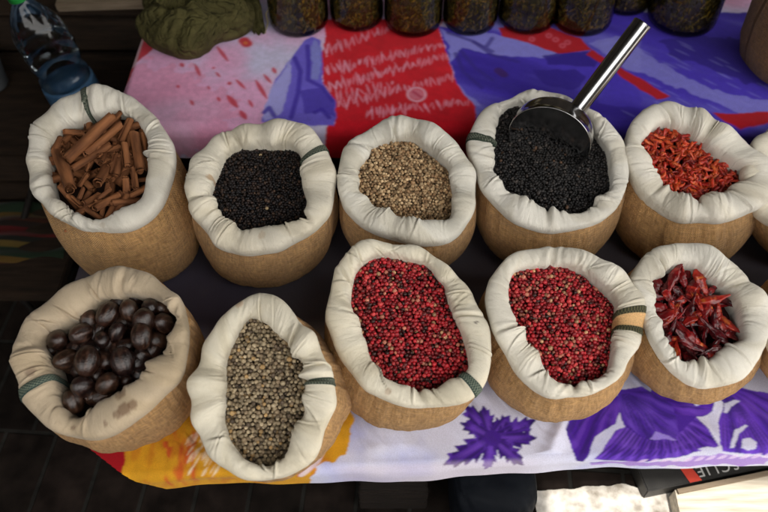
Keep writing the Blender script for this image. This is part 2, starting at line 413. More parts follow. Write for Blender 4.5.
def front_cloth():
    # (u,v): u = x, v: 0 at table edge, + toward back, - down the hem
    nx, nv = 1150, 330
    xs = np.linspace(XL - .012, XR, nx)
    v = np.concatenate([np.linspace(-.042, .17, 240), np.linspace(.172, .47, nv - 240)])
    X, Vv = np.meshgrid(xs, v)
    YE = y_edge(X)
    Yf = YE + Vv                       # flat coordinate used for the print
    P = Painter(X, Yf, 0.)
    N = fbm(X, Yf, .12, 1); N2 = fbm(X, Yf, .02, 4)
    white = srgb(212, 212, 232)[None, None] * (.86 + .25 * N[..., None])
    lav = srgb(170, 175, 225)
    P.C = white * 1.0
    P.put(np.ones(X.shape), lav, .75 * sstep(.45, .7, fbm(X, Yf, .09, 9)))
    # yellow part left
    my = P.mask([(60, 380), (345, 380), (352, 420), (345, 455), (315, 470), (300, 520), (60, 520)], wob=.01)
    yel = srgb(222, 160, 30) * .9
    cy = yel[None, None] * (.75 + .5 * N2[..., None])
    P.C = np.where(my[..., None], cy, P.C)
    for k in range(26):                # pale broken lattice and orange streaks
        x0 = 192 + (k % 13) * 10; y0 = 438 + 17 * (k // 13) + random.uniform(-3, 3)
        P.line([(x0, y0 + 6), (x0 + 9, y0 - 8)], .006, srgb(235, 215, 190), a=.75, taper=True)
    P.put(my, srgb(190, 100, 20), .5 * sstep(.5, .75, fbm(X * 2.2, Yf, .025, 33)))
    P.put(my & P.mask([(170, 425), (200, 425), (192, 500), (166, 500)], wob=.02), srgb(200, 62, 34), .75 * sstep(.3, .6, fbm(X * 3, Yf, .03, 35)))
    for k in range(46):
        x0 = random.uniform(186, 262); y0 = random.uniform(432, 476)
        P.line([(x0, y0 + 5), (x0 + 7, y0 - 6)], random.uniform(.002, .0045), srgb(238, 222, 190), a=random.uniform(.35, .8), taper=True)
    for x0, y0 in ((330, 440), (322, 455), (310, 462), (338, 425)):
        P.line([(x0, y0), (x0 - 14, y0 + 18)], .008, srgb(190, 70, 30), a=.8, taper=True)
    P.line([(333, 430), (318, 462), (300, 478)], .007, srgb(225, 215, 225), a=.8)
    mr = P.mask([(40, 400), (118, 430), (124, 462), (120, 500), (30, 500)], wob=.006)
    P.put(mr, srgb(165, 8, 24))
    # star flower
    O, S = (440, 380), 160 / 768
    ctr = np.array((250, 285))
    tips = [((112, 132), 62), ((205, 128), 55), ((335, 175), 55), ((455, 203), 60), ((462, 282), 62), ((405, 420), 58), ((225, 452), 52), ((18, 412), 70), ((95, 215), 40)]
    for (tx_, ty), w_ in tips:
        d = np.array((tx_, ty)) - ctr; L = np.hypot(*d); d = d / L; nrm = np.array((-d[1], d[0]))
        pts = []
        for sgn in (1, -1):
            K = 5; seq = []
            for k in range(K + 1):
                t = .05 + .95 * k / K
                wd = w_ * random.uniform(.72, .92) * math.sin(PI * min(1, t ** .8)) ** .8 + 3
                seq.append(ctr + d * L * (t + .05 * (k < K)) + nrm * sgn * wd * random.uniform(.95, 1.2))
                if k < K: seq.append(ctr + d * L * (t + .03) + nrm * sgn * wd * random.uniform(.5, .66))
            pts += seq if sgn > 0 else seq[::-1]
        m = P.mask(pts, O, S)
        P.put(m, srgb(66, 22, 140))
        wx = P.w([ctr, np.array((tx_, ty))], O, S)
        # veins along the petal
        dd = wx[1] - wx[0]; Lw = np.hypot(*dd); dd /= Lw
        a_ = (X - wx[0, 0]) * dd[0] + (Yf - wx[0, 1]) * dd[1]; b_ = -(X - wx[0, 0]) * dd[1] + (Yf - wx[0, 1]) * dd[0]
        P.put(m, PUR_D, .75 * sstep(.25, .8, np.abs(np.sin(b_ / (.25 * a_ + .012) * 9 + 3 * N))))
        P.put(m, PUR_L, .55 * np.exp(-(b_ / .0035) ** 2) * sstep(.0, .3, a_ / Lw) * (1 - sstep(.5, .9, a_ / Lw)))
        P.put(m, srgb(104, 58, 190), .6 * sstep(.5, .75, fbm(X, Yf, .012, 19)))
        P.put(m, PUR_D, .7 * (1 - sstep(.05, .30, a_ / Lw)))
    th = np.linspace(0, 2 * PI, 24); P.put(P.mask(list(zip(250 + 42 * np.cos(th), 285 + 40 * np.sin(th))), O, S), srgb(64, 22, 136))
    # large bloom on the right
    O, S = (560, 380), 208 / 768
    def petal(pts, root, freq, base=PUR, dark=PUR_D, light=PUR_L, wob=.002, am=.5):
        m = P.mask(pts, O, S, wob); P.put(m, base)
        r = P.w([root], O, S)[0]
        ang = np.arctan2(Yf - r[1], X - r[0]); rad = np.hypot(X - r[0], Yf - r[1])
        st = np.sin(ang * freq + 7 * fbm(X, Yf, .05, 6))
        P.put(m, dark, am * sstep(.45, .95, st) * sstep(.005, .03, rad))
        P.put(m, light, .7 * am * sstep(.35, .95, -st) * sstep(.01, .05, rad))
        P.put(m, light, .35 * sstep(.45, .75, fbm(X, Yf, .035, 12)))
    P.put(P.mask([(215, 45), (560, 50), (560, 130), (500, 140), (585, 248), (545, 262), (420, 290), (300, 318), (200, 312), (130, 300), (165, 245), (225, 190), (240, 178), (218, 120)], O, S, .004), srgb(72, 30, 154))
    petal([(330, 40), (460, 50), (560, 100), (550, 128), (500, 138), (420, 130), (350, 90)], (330, 60), 14)
    petal([(205, 190), (240, 175), (300, 215), (420, 220), (500, 140), (545, 190), (585, 248), (545, 262), (480, 275), (420, 290), (300, 318), (200, 312), (130, 300), (165, 245)], (330, 90), 34, srgb(86, 40, 172), srgb(36, 12, 96), srgb(136, 92, 220))
    petal([(212, 40), (300, 30), (410, 90), (425, 140), (440, 200), (415, 222), (330, 228), (270, 190), (225, 140), (205, 95)], (215, 40), 17, srgb(74, 34, 158), srgb(32, 12, 90), srgb(120, 80, 212))
    petal([(205, 60), (218, 120), (205, 165), (150, 195), (125, 215), (112, 255), (92, 312), (66, 306), (40, 255), (28, 230), (15, 198), (40, 130), (100, 80), (170, 45)], (190, 40), 16, srgb(70, 22, 150))
    petal([(560, 40), (640, 20), (700, 40), (800, 60), (800, 285), (700, 275), (600, 268), (588, 235), (582, 160), (600, 95)], (600, 20), 20, srgb(92, 48, 184))
    dk = srgb(38, 14, 100)
    for k in range(22):
        f = k / 21; ox = 140 + 430 * f; oy = 296 - 55 * f + 26 * math.sin(PI * f); ix = 250 + 240 * f; iy = 172 + 55 * math.sin(PI * f)
        P.line([(ix, iy), ((ix + ox) / 2 + 4, (iy + oy) / 2), (ox + random.uniform(-5, 5), oy - random.uniform(0, 18))], .0026, dk, O, S, .75, True)
    for k in range(9):
        f = k / 8; P.line([(225 + 30 * f, 55), (240 + 110 * f, 120), (255 + 165 * f, 150 + 60 * math.sin(PI * f))], .0024, dk, O, S, .6, True)
    for a_, b_ in (((185, 60), (70, 290)), ((170, 60), (40, 220)), ((195, 80), (100, 240)), ((150, 90), (60, 180))):
        P.line([a_, ((a_[0] + b_[0]) / 2 - 8, (a_[1] + b_[1]) / 2), b_], .0026, dk, O, S, .6, True)
    for k in range(12):
        f = k / 11; P.line([(600 + 30 * f, 60), (600 + 110 * f, 150), (600 + 200 * f, 262)], .0026, dk, O, S, .6, True)
    P.line([(330, 60), (420, 100), (548, 112)], .0026, dk, O, S, .6, True)
    P.put(P.mask([(350, 195), (400, 210), (430, 222), (385, 225), (330, 224)], O, S, .004), srgb(170, 150, 235), .7)
    for pts in ([(600, 90), (640, 75), (660, 80), (625, 100), (610, 130), (598, 125)], [(640, 190), (680, 165), (690, 172), (655, 200), (645, 250), (625, 255)], [(668, 225), (700, 215), (722, 230), (722, 258), (690, 262), (668, 252)],
                [(490, 80), (550, 55), (540, 80), (500, 100)], [(545, 130), (590, 95), (575, 150), (590, 250), (560, 200)], [(505, 262), (545, 248), (580, 255), (550, 275)]):
        P.put(P.mask(pts, O, S, .003), srgb(205, 205, 230))
    P.put(P.mask([(120, 330), (300, 322), (480, 300), (560, 280), (800, 290), (800, 345), (120, 345)], O, S, .01), srgb(150, 95, 205), .75)
    for k in range(12):
        x0 = 300 + k * 42
        P.line([(x0, 318 - k * 2.5), (x0 + 30, 300 - k * 2.5)], .006, srgb(225, 205, 235), O, S, .7, True)
    P.put(P.mask([(120, 320), (200, 318), (170, 332), (120, 332)], O, S, .004), srgb(110, 60, 190))
    # hem: rosy grey
    hem = 1 - sstep(-.012, -.002, Vv)
    P.put(np.ones(X.shape), srgb(205, 188, 196), .40 * hem * sstep(-.08, -.04, X) * (1 - sstep(.16, .24, X)))
    # maroon back of the cloth, painted darker for the shade between the sacks
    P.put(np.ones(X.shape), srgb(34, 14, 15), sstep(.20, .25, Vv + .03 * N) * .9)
    P.soft()
    # geometry
    r = .014
    wav = .003 * np.sin(X * 13 + 1.3) + .0015 * np.sin(X * 37) + .0006 * np.sin(X * 90 + 2)
    Z = np.full(X.shape, .0025); Y = Yf.copy()
    foldn = fbm(X * 1.0 + Yf * .6, Yf * .35, .05, 15) - .5
    Z += np.where(Vv > 0, .030 * np.clip(foldn, 0, 1) * sstep(0, .02, Vv) * (1 - sstep(.10, .16, Vv)), 0)
    # one long soft crease beside the star flower
    cr = at(np.array([548., 566.]), np.array([458., 415.]))[:, :2]
    d = cr[1] - cr[0]; L = np.hypot(*d); d /= L
    b_ = -(X - cr[0, 0]) * d[1] + (Yf - cr[0, 1]) * d[0]; a_ = (X - cr[0, 0]) * d[0] + (Yf - cr[0, 1]) * d[1]
    Z += .011 * np.exp(-(b_ / .010) ** 2) * sstep(-.03, .02, a_) * (1 - sstep(L, L + .03, a_)) * (Vv > 0)
    dn = Vv < 0
    q = np.clip(-Vv, 0, None); ang = np.clip(q / r, 0, PI / 2)
    Yd = YE - r * np.sin(ang) * .9 - wav * sstep(.005, .03, q) - .05 * np.clip(q - r * PI / 2, 0, None)
    Zd = .0025 - r * (1 - np.cos(ang)) - np.clip(q - r * PI / 2, 0, None) * .98
    Y = np.where(dn, Yd, Y); Z = np.where(dn, Zd, Z)
    G = np.stack([X, Y, Z], -1)
    # cut away the left front corner along the slanted edge of the table
    keep = (X >= XL - .01 + 0 * X) & ((X - cornerA[0]) * (cornerB[1] - cornerA[1]) - (Yf - cornerA[1]) * (cornerB[0] - cornerA[0]) > -.0005)
    Fq = grid_faces(nv, nx); k = keep.ravel()[Fq].all(1)
    me = mesh_data('flower_cloth', G.reshape(-1, 3), Fq[k], P.C.reshape(-1, 3))
    bm = bmesh.new(); bm.from_mesh(me); bmesh.ops.delete(bm, geom=[v for v in bm.verts if not v.link_faces], context='VERTS'); bm.to_mesh(me); bm.free()
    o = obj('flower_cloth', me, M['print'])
    tag(o, 'white cloth with large purple flowers and a yellow end, under the front sacks', 'cloth')
front_cloth()

def back_cloth():
    nx, nv = 1150, 420
    x0 = sxl - .045; xs = np.linspace(x0, XR, nx); v = np.linspace(-.075, .62, nv)
    v = np.concatenate([np.linspace(-.075, .36, nv - 40), np.linspace(.365, .66, 40)])
    X, Vv = np.meshgrid(xs, v); Yf = sy + Vv
    P = Painter(X, Yf, SH)
    N = fbm(X, Yf, .10, 21); N2 = fbm(X, Yf, .018, 24, 3); Nf = fbm(X, Yf, .006, 27, 2)
    pink = srgb(232, 172, 212); lil = srgb(214, 208, 242)
    t = sstep(.35, .65, fbm(X, Yf, .14, 31))[..., None]
    P.C = pink * (1 - t) + lil * t
    P.put(P.mask([(100, 60), (190, 70), (235, 100), (230, 150), (100, 160)], wob=.05), srgb(230, 150, 185), .6)
    P.C = P.C * (.92 + .16 * Nf[..., None])
    # red edge on the far left
    P.put(P.mask([(80, 10), (160, 10), (156, 48), (138, 64), (128, 82), (80, 92)], wob=.01), srgb(196, 24, 38), .95)
    P.line([(141, 40), (133, 66)], .010, srgb(215, 190, 200), a=.8)
    # red dashes
    O, S = (120, 0), 160 / 745
    for a, b, w_ in (((452, 222), (505, 292), .0075), ((350, 305), (376, 362), .007), ((436, 318), (438, 328), .006), ((448, 342), (468, 366), .005), ((540, 375), (585, 420), .0065), ((632, 378), (685, 465), .008),
                    ((670, 352), (706, 394), .0065), ((712, 320), (726, 348), .008), ((500, 450), (550, 508), .011), ((455, 458), (468, 480), .006), ((330, 472), (344, 498), .006), ((268, 402), (276, 416), .006), ((508, 386), (514, 402), .008), ((285, 300), (296, 318), .008), ((560, 520), (590, 560), .010), ((720, 430), (735, 452), .006), ((600, 470), (620, 505), .006), ((410, 405), (420, 425), .004)):
        P.line([a, b], w_, srgb(200, 30, 45), O, S, .85, True)
    P.line([(578, 195), (592, 210)], .020, srgb(205, 25, 35), O, S, .95)
    P.line([(584, 204), (588, 208)], .007, srgb(225, 120, 60), O, S, .9)
    O, S = (254, 0), 1 / 2.954
    red = srgb(212, 14, 36)
    mr = P.mask([(205, 60), (560, 60), (545, 85), (575, 180), (600, 250), (660, 318), (660, 620), (150, 620), (215, 372), (240, 365), (240, 300), (205, 250), (200, 170), (212, 110)], O, S)
    P.put(mr, red); P.C = np.where(mr[..., None], P.C * (.8 + .35 * N2[..., None]), P.C)
    # rows of chalky strokes
    for (xa, ya), (xb, yb), n_ in (((205, 155), (400, 88), 22), ((210, 212), (560, 135), 40), ((215, 262), (575, 165), 42), ((250, 312), (610, 225), 40), ((330, 340), (650, 300), 34), ((240, 285), (420, 250), 12)):
        for k in range(n_):
            f = (k + random.random() * .6) / n_
            cx = xa + (xb - xa) * f; cy_ = ya + (yb - ya) * f + random.uniform(-5, 5); h_ = random.uniform(9, 22) * (1 - .35 * f); sl = random.uniform(-6, 9)
            P.line([(cx - sl, cy_ - h_), (cx + sl, cy_ + h_)], random.uniform(.0024, .0042), srgb(236, 170, 196), O, S, random.uniform(.45, .9) * (1 - .35 * f), True)
    th = np.linspace(0, 2 * PI, 20)
    P.line(list(zip(480 + 26 * np.cos(th), 283 + 20 * np.sin(th))), .005, srgb(225, 160, 180), O, S, .9)
    P.put(P.mask(list(zip(480 + 20 * np.cos(th), 283 + 15 * np.sin(th))), O, S), srgb(214, 140, 165), .6)
    P.line([(470, 275), (492, 290)], .006, srgb(190, 60, 90), O, S, .8)
    # left violet figure
    pd, pm, pl = srgb(62, 40, 170), srgb(112, 98, 216), srgb(178, 176, 240)
    m = P.mask([(150, 122), (172, 112), (196, 122), (202, 170), (204, 250), (240, 300), (244, 350), (236, 372), (170, 372), (20, 362), (32, 320), (62, 240), (108, 178), (135, 145)], O, S, .003)
    P.put(m, pm)
    P.put(m & P.mask([(60, 250), (110, 180), (108, 250), (80, 340), (30, 360), (20, 340)], O, S, .004), pl, .85)
    P.put(m & P.mask([(165, 150), (172, 190), (168, 235), (190, 240), (198, 200), (196, 140), (180, 120)], O, S, .004), srgb(140, 145, 220), .8)
    for pts in ([(158, 140), (162, 190), (160, 240), (205, 262), (232, 300)], [(120, 175), (138, 215), (130, 280), (110, 350)], [(30, 335), (45, 320), (60, 345)], [(180, 335), (200, 325), (222, 350)]):
        P.line(pts, .008, pd, O, S, .85)
    P.put(m & P.mask([(140, 270), (200, 262), (238, 305), (240, 350), (200, 330), (150, 340)], O, S, .006), pd, .7)
    # broad violet field on the right
    blu, vio, lav = srgb(76, 54, 200), srgb(46, 20, 148), srgb(150, 148, 234)
    m = P.mask([(545, 80), (640, 98), (700, 40), (1600, 40), (1600, 430), (660, 430), (655, 318), (600, 252), (575, 180)], O, S, .004)
    P.put(m, blu)
    Q = X * .55 + Yf
    P.put(m, lav, .8 * sstep(.40, .80, fbm(X * .5 + Yf * .4, Yf * 1.5 + X * .55, .10, 41)))
    P.put(m, vio, .8 * sstep(.42, .80, fbm(X * .4, Yf * 1.4 + X * .5, .09, 52)))
    O2, S2 = (440, 0), 200 / 768
    for pts, c, a in (([(0, 110), (60, 140), (180, 130), (300, 150), (420, 190), (470, 215), (400, 225), (200, 215), (80, 190), (40, 240), (60, 320), (160, 410), (90, 400), (30, 300), (35, 190)], lav, .8),
                      ([(390, 215), (560, 200), (620, 215), (590, 260), (420, 250)], vio, .9), ([(350, 270), (520, 270), (560, 300), (520, 350), (400, 330)], vio, .8),
                      ([(600, 170), (768, 150), (768, 280), (680, 260)], lav, .35), ([(660, 310), (768, 330), (768, 420), (600, 400)], blu, .7)):
        P.put(m & P.mask(pts, O2, S2, .006), c, a)
    for pts in ([(80, 200), (130, 260), (200, 310)], [(60, 210), (90, 280), (160, 340)], [(130, 165), (200, 215), (300, 240)], [(200, 150), (180, 180)], [(30, 130), (120, 160), (200, 200)]):
        P.line(pts, .008, srgb(52, 34, 140), O2, S2, .7)
    P.line([(225, 275), (243, 288)], .017, srgb(60, 22, 110), O2, S2, .95)
    O3, S3 = (508, 0), 260 / 768
    P.put(m & P.mask([(240, 130), (330, 110), (420, 170), (520, 230), (640, 280), (768, 300), (900, 310), (900, 345), (700, 340), (560, 290), (450, 240), (330, 200)], O3, S3, .01), lav, .65)
    P.put(m & P.mask([(440, 120), (600, 110), (760, 130), (900, 160), (900, 270), (700, 250), (560, 190), (480, 170)], O3, S3, .012), srgb(46, 26, 140), .75)
    for k in range(40):
        x_ = random.uniform(300, 760); y_ = random.uniform(120, 330)
        P.line([(x_, y_), (x_ + 45, y_ + 22)], .004, lav, O3, S3, .35, True)
    # red ribbon
    for pts in ([(-30, 85), (60, 80), (125, 85), (215, 118), (246, 150), (150, 162), (60, 130), (-20, 108)], [(310, 212), (345, 212), (400, 240), (475, 288), (440, 298), (360, 250)], [(600, 335), (650, 338), (768, 332), (900, 325), (900, 372), (768, 366), (690, 378), (640, 362)], [(246, 150), (300, 185), (345, 212), (310, 212), (230, 165)]):
        mm = P.mask(pts, O3, S3, .003); P.put(mm, srgb(188, 14, 34))
    for (x_, y_) in ((70, 118), (160, 138), (175, 128), (120, 108), (140, 120)):
        th = np.linspace(0, 2 * PI, 10); P.line(list(zip(x_ + 7 * np.cos(th), y_ + 6 * np.sin(th))), .004, srgb(215, 90, 110), O3, S3, .8)
    P.C = P.C * (.93 + .14 * Nf[..., None])
    P.soft(2)
    # geometry
    r = .02
    Z = SH + .002 + .004 * (fbm(X, Yf * .6, .09, 61) - .3) * sstep(0, .04, Vv)
    Y = Yf.copy(); q = np.clip(-Vv, 0, None); ang = np.clip(q / r, 0, PI / 2)
    wv = .010 * (fbm(X, q, .10, 71, 2) - .4)
    Yd = sy - r * np.sin(ang) - wv * sstep(.01, .05, q); Zd = SH + .002 - r * (1 - np.cos(ang)) - np.clip(q - r * PI / 2, 0, None)
    # the end beyond the shelf side hangs down too
    Y = np.where(Vv < 0, Yd, Y); Z = np.where(Vv < 0, Zd, Z)
    qx = np.clip(sxl - X, 0, None); ax = np.clip(qx / .015, 0, PI / 2)
    Xn = np.where(X < sxl, sxl - .015 * np.sin(ax) - .012 * sstep(.015, .045, qx) * fbm(Yf, X, .06, 77), X); Z = Z - .015 * (1 - np.cos(ax)) - np.clip(qx - .015 * PI / 2, 0, None)
    me = mesh_data('printed_cloth', np.stack([Xn, Y, Z], -1).reshape(-1, 3), grid_faces(len(v), nx), P.C.reshape(-1, 3))
    tag(obj('printed_cloth', me, M['print']), 'pink, red and violet printed cloth draped over the back shelf under the jars', 'cloth')
back_cloth()

# ------------------------------------------------------------------ sacks
NTH = 640
prof0 = np.array([(.72, -.60), (.86, -.56), (.965, -.44), (1.0, -.27), (1.0, -.09), (.97, .08), (.90, .19), (.76, .265), (.57, .30), (.38, .29), (.21, .24), (.08, .14), (.02, .0), (0, -.18), (0, -.45), (.01, -.8), (.03, -1.2), (.05, -1.7)])
def resample(p, n):
    # centripetal-ish: dense linear of a Catmull-Rom
    q = [];
    for i in range(len(p) - 1):
        p0 = p[max(i - 1, 0)]; p1 = p[i]; p2 = p[i + 1]; p3 = p[min(i + 2, len(p) - 1)]
        for t in np.linspace(0, 1, 12, endpoint=False):
            q.append(.5 * ((2 * p1) + (-p0 + p2) * t + (2 * p0 - 5 * p1 + 4 * p2 - p3) * t * t + (-p0 + 3 * p1 - 3 * p2 + p3) * t ** 3))
    q.append(p[-1]); q = np.array(q)
    s = np.concatenate([[0], np.cumsum(np.hypot(*np.diff(q, axis=0).T))])
    u = np.linspace(0, s[-1], n); return np.stack([np.interp(u, s, q[:, 0]), np.interp(u, s, q[:, 1])], 1)
PROF = resample(prof0, 46)

class Sack: pass
def make_sack(label, off, sc, outer, inner, z, tilt, base_px, rb, seed, tint=(.80, .755, .655), tapes=(), stains=(), yaw=0., bulge=.012, fill=.012, group='burlap spice sacks standing on the stall'):
    rs = np.random.default_rng(seed)
    s = Sack()
    op = np.array(outer, float) * sc + np.array(off); ip = np.array(inner, float) * sc + np.array(off)
    cpx = (op.max(0) + op.min(0)) / 2
    c0 = at(np.array(cpx[0]), np.array(cpx[1]), z)
    n = norm([math.sin(yaw) * math.sin(tilt), -math.cos(yaw) * math.sin(tilt), math.cos(tilt)])
    O = at_plane(op[:, 0], op[:, 1], c0, n); I = at_plane(ip[:, 0], ip[:, 1], c0, n)
    e1 = norm(np.array([1., 0, 0]) - n * n[0]); e2 = np.cross(n, e1)
    c = I.mean(0)
    s.c, s.n, s.e1, s.e2 = c, n, e1, e2
    th = np.linspace(0, 2 * PI, NTH, endpoint=False)
    def polar(Q):
        a = (Q - c) @ e1; b = (Q - c) @ e2
        # dense polyline -> polar
        m = len(a); aa = np.concatenate([np.linspace(a[i], a[(i + 1) % m], 20, endpoint=False) for i in range(m)]); bb = np.concatenate([np.linspace(b[i], b[(i + 1) % m], 20, endpoint=False) for i in range(m)])
        t = np.arctan2(bb, aa) % (2 * PI); r = np.hypot(aa, bb); o = np.argsort(t)
        return np.interp(th, np.concatenate([t[o] - 2 * PI, t[o], t[o] + 2 * PI]), np.tile(r[o], 3))
    ro = smoothp(polar(O), 11); ri = smoothp(polar(I), 7)
    ri = ri * (1.055 + .06 * np.clip(-np.sin(th), 0, 1)); ro = ro * .988
    s.th, s.ro, s.ri = th, ro, ri
    w = ro - ri; hs = .45 * w + .55 * w.mean()
    s.w = w.mean()
    npf = len(PROF); u, v = PROF[:, 0], PROF[:, 1]
    du = np.gradient(u); dv = np.gradient(v); ln = np.hypot(du, dv); nu, nv_ = dv / ln, -du / ln
    S_ = np.linspace(0, 1, npf)
    TH, SS = np.meshgrid(th, S_)            # rows = profile
    D = np.zeros_like(TH)
    def dth(a): return (a + PI) % (2 * PI) - PI
    # fine gathers at the inner lip
    for k in range(rs.integers(50, 64)):
        t0 = rs.random() * 2 * PI; sl = rs.normal(0, .35); wd = rs.uniform(.010, .040); A = rs.uniform(.0004, .0018)
        cs = np.clip(rs.normal(.52, .09), .3, .68); ls = rs.uniform(.07, .19)
        x = dth(TH - t0 - sl * (SS - .55) - .05 * np.sin(9 * (SS - t0))); env = np.exp(-((SS - cs) / ls) ** 2)
        D += env * A * (-np.exp(-(x / wd) ** 2) + .55 * np.exp(-((x - 1.9 * wd) / (1.5 * wd)) ** 2) + .35 * np.exp(-((x + 2.1 * wd) / (1.6 * wd)) ** 2))
    # sharper long folds
    for k in range(rs.integers(7, 11)):
        t0 = rs.random() * 2 * PI; sl = rs.normal(0, .55); wd = rs.uniform(.008, .014); A = rs.uniform(.0025, .005)
        cs = rs.uniform(.36, .56); ls = rs.uniform(.10, .24)
        x = dth(TH - t0 - sl * (SS - .5)); env = np.exp(-((SS - cs) / ls) ** 2)
        D += env * A * (-np.exp(-(x / wd) ** 2) + .8 * np.exp(-((x - 2.2 * wd) / (1.8 * wd)) ** 2))
    # big kinks where the roll buckles
    for k in range(rs.integers(3, 5)):
        t0 = rs.random() * 2 * PI; sl = rs.normal(0, .3); wd = rs.uniform(.03, .05); A = rs.uniform(.004, .007)
        x = dth(TH - t0 - sl * (SS - .5)); env = np.exp(-((SS - .5) / .22) ** 2)
        D += env * A * (-np.exp(-(x / wd) ** 2) + .6 * np.exp(-((x - 2. * wd) / (1.8 * wd)) ** 2))
    # rounded puffs between the gathers
    for k in range(rs.integers(9, 13)):
        t0 = rs.random() * 2 * PI; sl = rs.normal(0, .5); wd = rs.uniform(.07, .16); A = rs.uniform(.0006, .0022)
        x = dth(TH - t0 - sl * (SS - .55)); D += A * np.exp(-(x / wd) ** 2 - ((SS - .52) / .2) ** 2)
    # soft unevenness
    for k in range(9):
        fq = rs.integers(2, 15); D += rs.uniform(.0005, .0016) * np.sin(fq * TH + rs.random() * 7 + rs.normal(0, 2.2) * SS) * np.sin(PI * np.clip(SS * 1.25, 0, 1))
    cx = np.cos(TH) * .1; cy = np.sin(TH) * .1
    D += .0022 * (fbm(cx + SS * .05, cy + SS * .03, .02, seed, 3) - .5)
    D *= sstep(0, .10, SS)
    D = np.where(SS > .5, D * (1 - .35 * sstep(.5, .66, SS)), D)
    RR = ri[None] + u[:, None] * w[None] + D * nu[:, None]
    HH = v[:, None] * hs[None] + D * nv_[:, None]
    # low waviness of the whole roll
    HH += (.004 * np.sin(2 * TH + rs.random() * 6) + .003 * np.sin(3 * TH + rs.random() * 6))
    G = c + (RR * np.cos(TH))[..., None] * e1 + (RR * np.sin(TH))[..., None] * e2 + HH[..., None] * n
    s.G = G
    root = empty('spice_sack', (0, 0, 0), label, 'sack', group)
    bc = at(np.array(float(base_px[0])), np.array(float(base_px[1])), 0.)
    s.base = bc
    root.location = (bc[0], bc[1], 0.004)
    Lo = np.array(root.location); s.root = root
    # colour
    Col = np.ones(G.shape) * np.array(tint)
    gr = fbm(cx * 1.0 + SS * .08, cy + SS * .05, .035, seed + 3, 4)
    Col *= (1 - .16 * sstep(.5, .75, gr))[..., None] * np.array([1, .985, .95]) ** (sstep(.4, .7, gr)[..., None] * 1.5)
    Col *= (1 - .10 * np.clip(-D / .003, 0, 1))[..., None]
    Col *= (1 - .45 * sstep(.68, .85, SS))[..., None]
    for (sx_, sy_, r_, cc, al) in stains:
        p = at_plane(np.array(float(sx_)), np.array(float(sy_)), c, n); a, b = (p - c) @ e1, (p - c) @ e2
        dd = np.hypot(RR * np.cos(TH) - a, RR * np.sin(TH) - b) + .003 * (fbm(RR * np.cos(TH), RR * np.sin(TH), .006, seed + 9, 2) - .5)
        al_ = al * (1 - sstep(r_ * .8, r_ * 1.1, dd)) * (SS > .2) * (SS < .7)
        Col = Col * (1 - al_[..., None]) + np.array(cc) * al_[..., None]
    arc = np.concatenate([[0], np.cumsum(np.linalg.norm(np.diff(G[10], axis=0), axis=0 if False else 1))])
    wuv = np.stack([np.broadcast_to(arc, TH.shape), SS * .16, 0 * SS], -1)
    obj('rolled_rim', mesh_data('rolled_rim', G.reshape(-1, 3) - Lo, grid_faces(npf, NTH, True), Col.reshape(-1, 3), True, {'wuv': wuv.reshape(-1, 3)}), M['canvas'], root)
    # stitched tapes over the roll
    gy = np.roll(G, -1, 1) - np.roll(G, 1, 1); gx = np.gradient(G, axis=0); NN = np.cross(gy, gx); NN /= np.linalg.norm(NN, axis=-1)[..., None]
    s.N = NN
    for (tx_, ty, wpx, style) in tapes:
        p = at_plane(np.array(float(tx_)), np.array(float(ty)), c, n); t0 = math.atan2((p - c) @ e2, (p - c) @ e1)
        rr = np.linalg.norm(p - c); half = wpx / 2 / 747. * 1.02 / rr
        i0 = int(round((t0 - half) / (2 * PI) * NTH)); i1 = int(round((t0 + half) / (2 * PI) * NTH)) + 1
        ids = np.arange(i0 - 1, i1 + 2) % NTH; j0, j1 = 5, 38
        # resample rows finely for stitches
        jf = np.linspace(j0, j1, 110); ja = np.floor(jf).astype(int); fr = (jf - ja)[:, None, None]; jb = np.minimum(ja + 1, npf - 1)
        Pm = G[ja][:, ids] * (1 - fr) + G[jb][:, ids] * fr; Nm = NN[ja][:, ids]
        nc = len(ids); lift = np.full(nc, .0014); lift[0] = lift[-1] = -.0006
        rows = np.arange(110)
        thk = np.ones((110, nc, 1)); 
        Vt = Pm + Nm * lift[None, :, None] * thk
        cc = np.zeros((110, nc, 3))
        f = (np.arange(nc) / (nc - 1))[None]
        dark = srgb(52, 62, 52); lt = srgb(150, 155, 138)
        st = ((rows[:, None] // 2 + (f * 6).astype(int)) % 2)
        if style == 'green':
            cc[:] = dark; cc[(st == 0) & (np.abs(f - .5) < .34)] = lt * .5
        elif style == 'teal':
            cc[:] = srgb(48, 66, 62); cc[(st == 0) & (np.abs(f - .5) < .36)] = srgb(120, 128, 112)
        else:
            cc[:] = srgb(214, 172, 120); e = np.broadcast_to((f < .24) | (f > .76), cc.shape[:2]); cc[e] = srgb(50, 52, 40)
            cc[e & (st == 0)] = srgb(92, 88, 64)
        obj('seam_tape', mesh_data('seam_tape', Vt.reshape(-1, 3) - Lo, grid_faces(110, nc), cc.reshape(-1, 3)), M['tape'], root)
    # burlap body
    nb = 320; th2 = np.linspace(0, 2 * PI, nb + 1); k = np.interp(th2, np.concatenate([th, [2 * PI]]), np.concatenate([ro, ro[:1]])); kw = np.interp(th2, np.concatenate([th, [2 * PI]]), np.concatenate([w, w[:1]])); kh = np.interp(th2, np.concatenate([th, [2 * PI]]), np.concatenate([hs, hs[:1]]))
    r0 = k - kw * .10
    top = c + (r0 * np.cos(th2))[:, None] * e1 + (r0 * np.sin(th2))[:, None] * e2 - (kh * .42)[:, None] * n
    r00 = k - kw * .45
    top0 = c + (r00 * np.cos(th2))[:, None] * e1 + (r00 * np.sin(th2))[:, None] * e2 - (kh * .36)[:, None] * n
    bot = np.array([bc[0], bc[1], .0]) + np.stack([rb * np.cos(th2), rb * np.sin(th2), 0 * th2], -1)
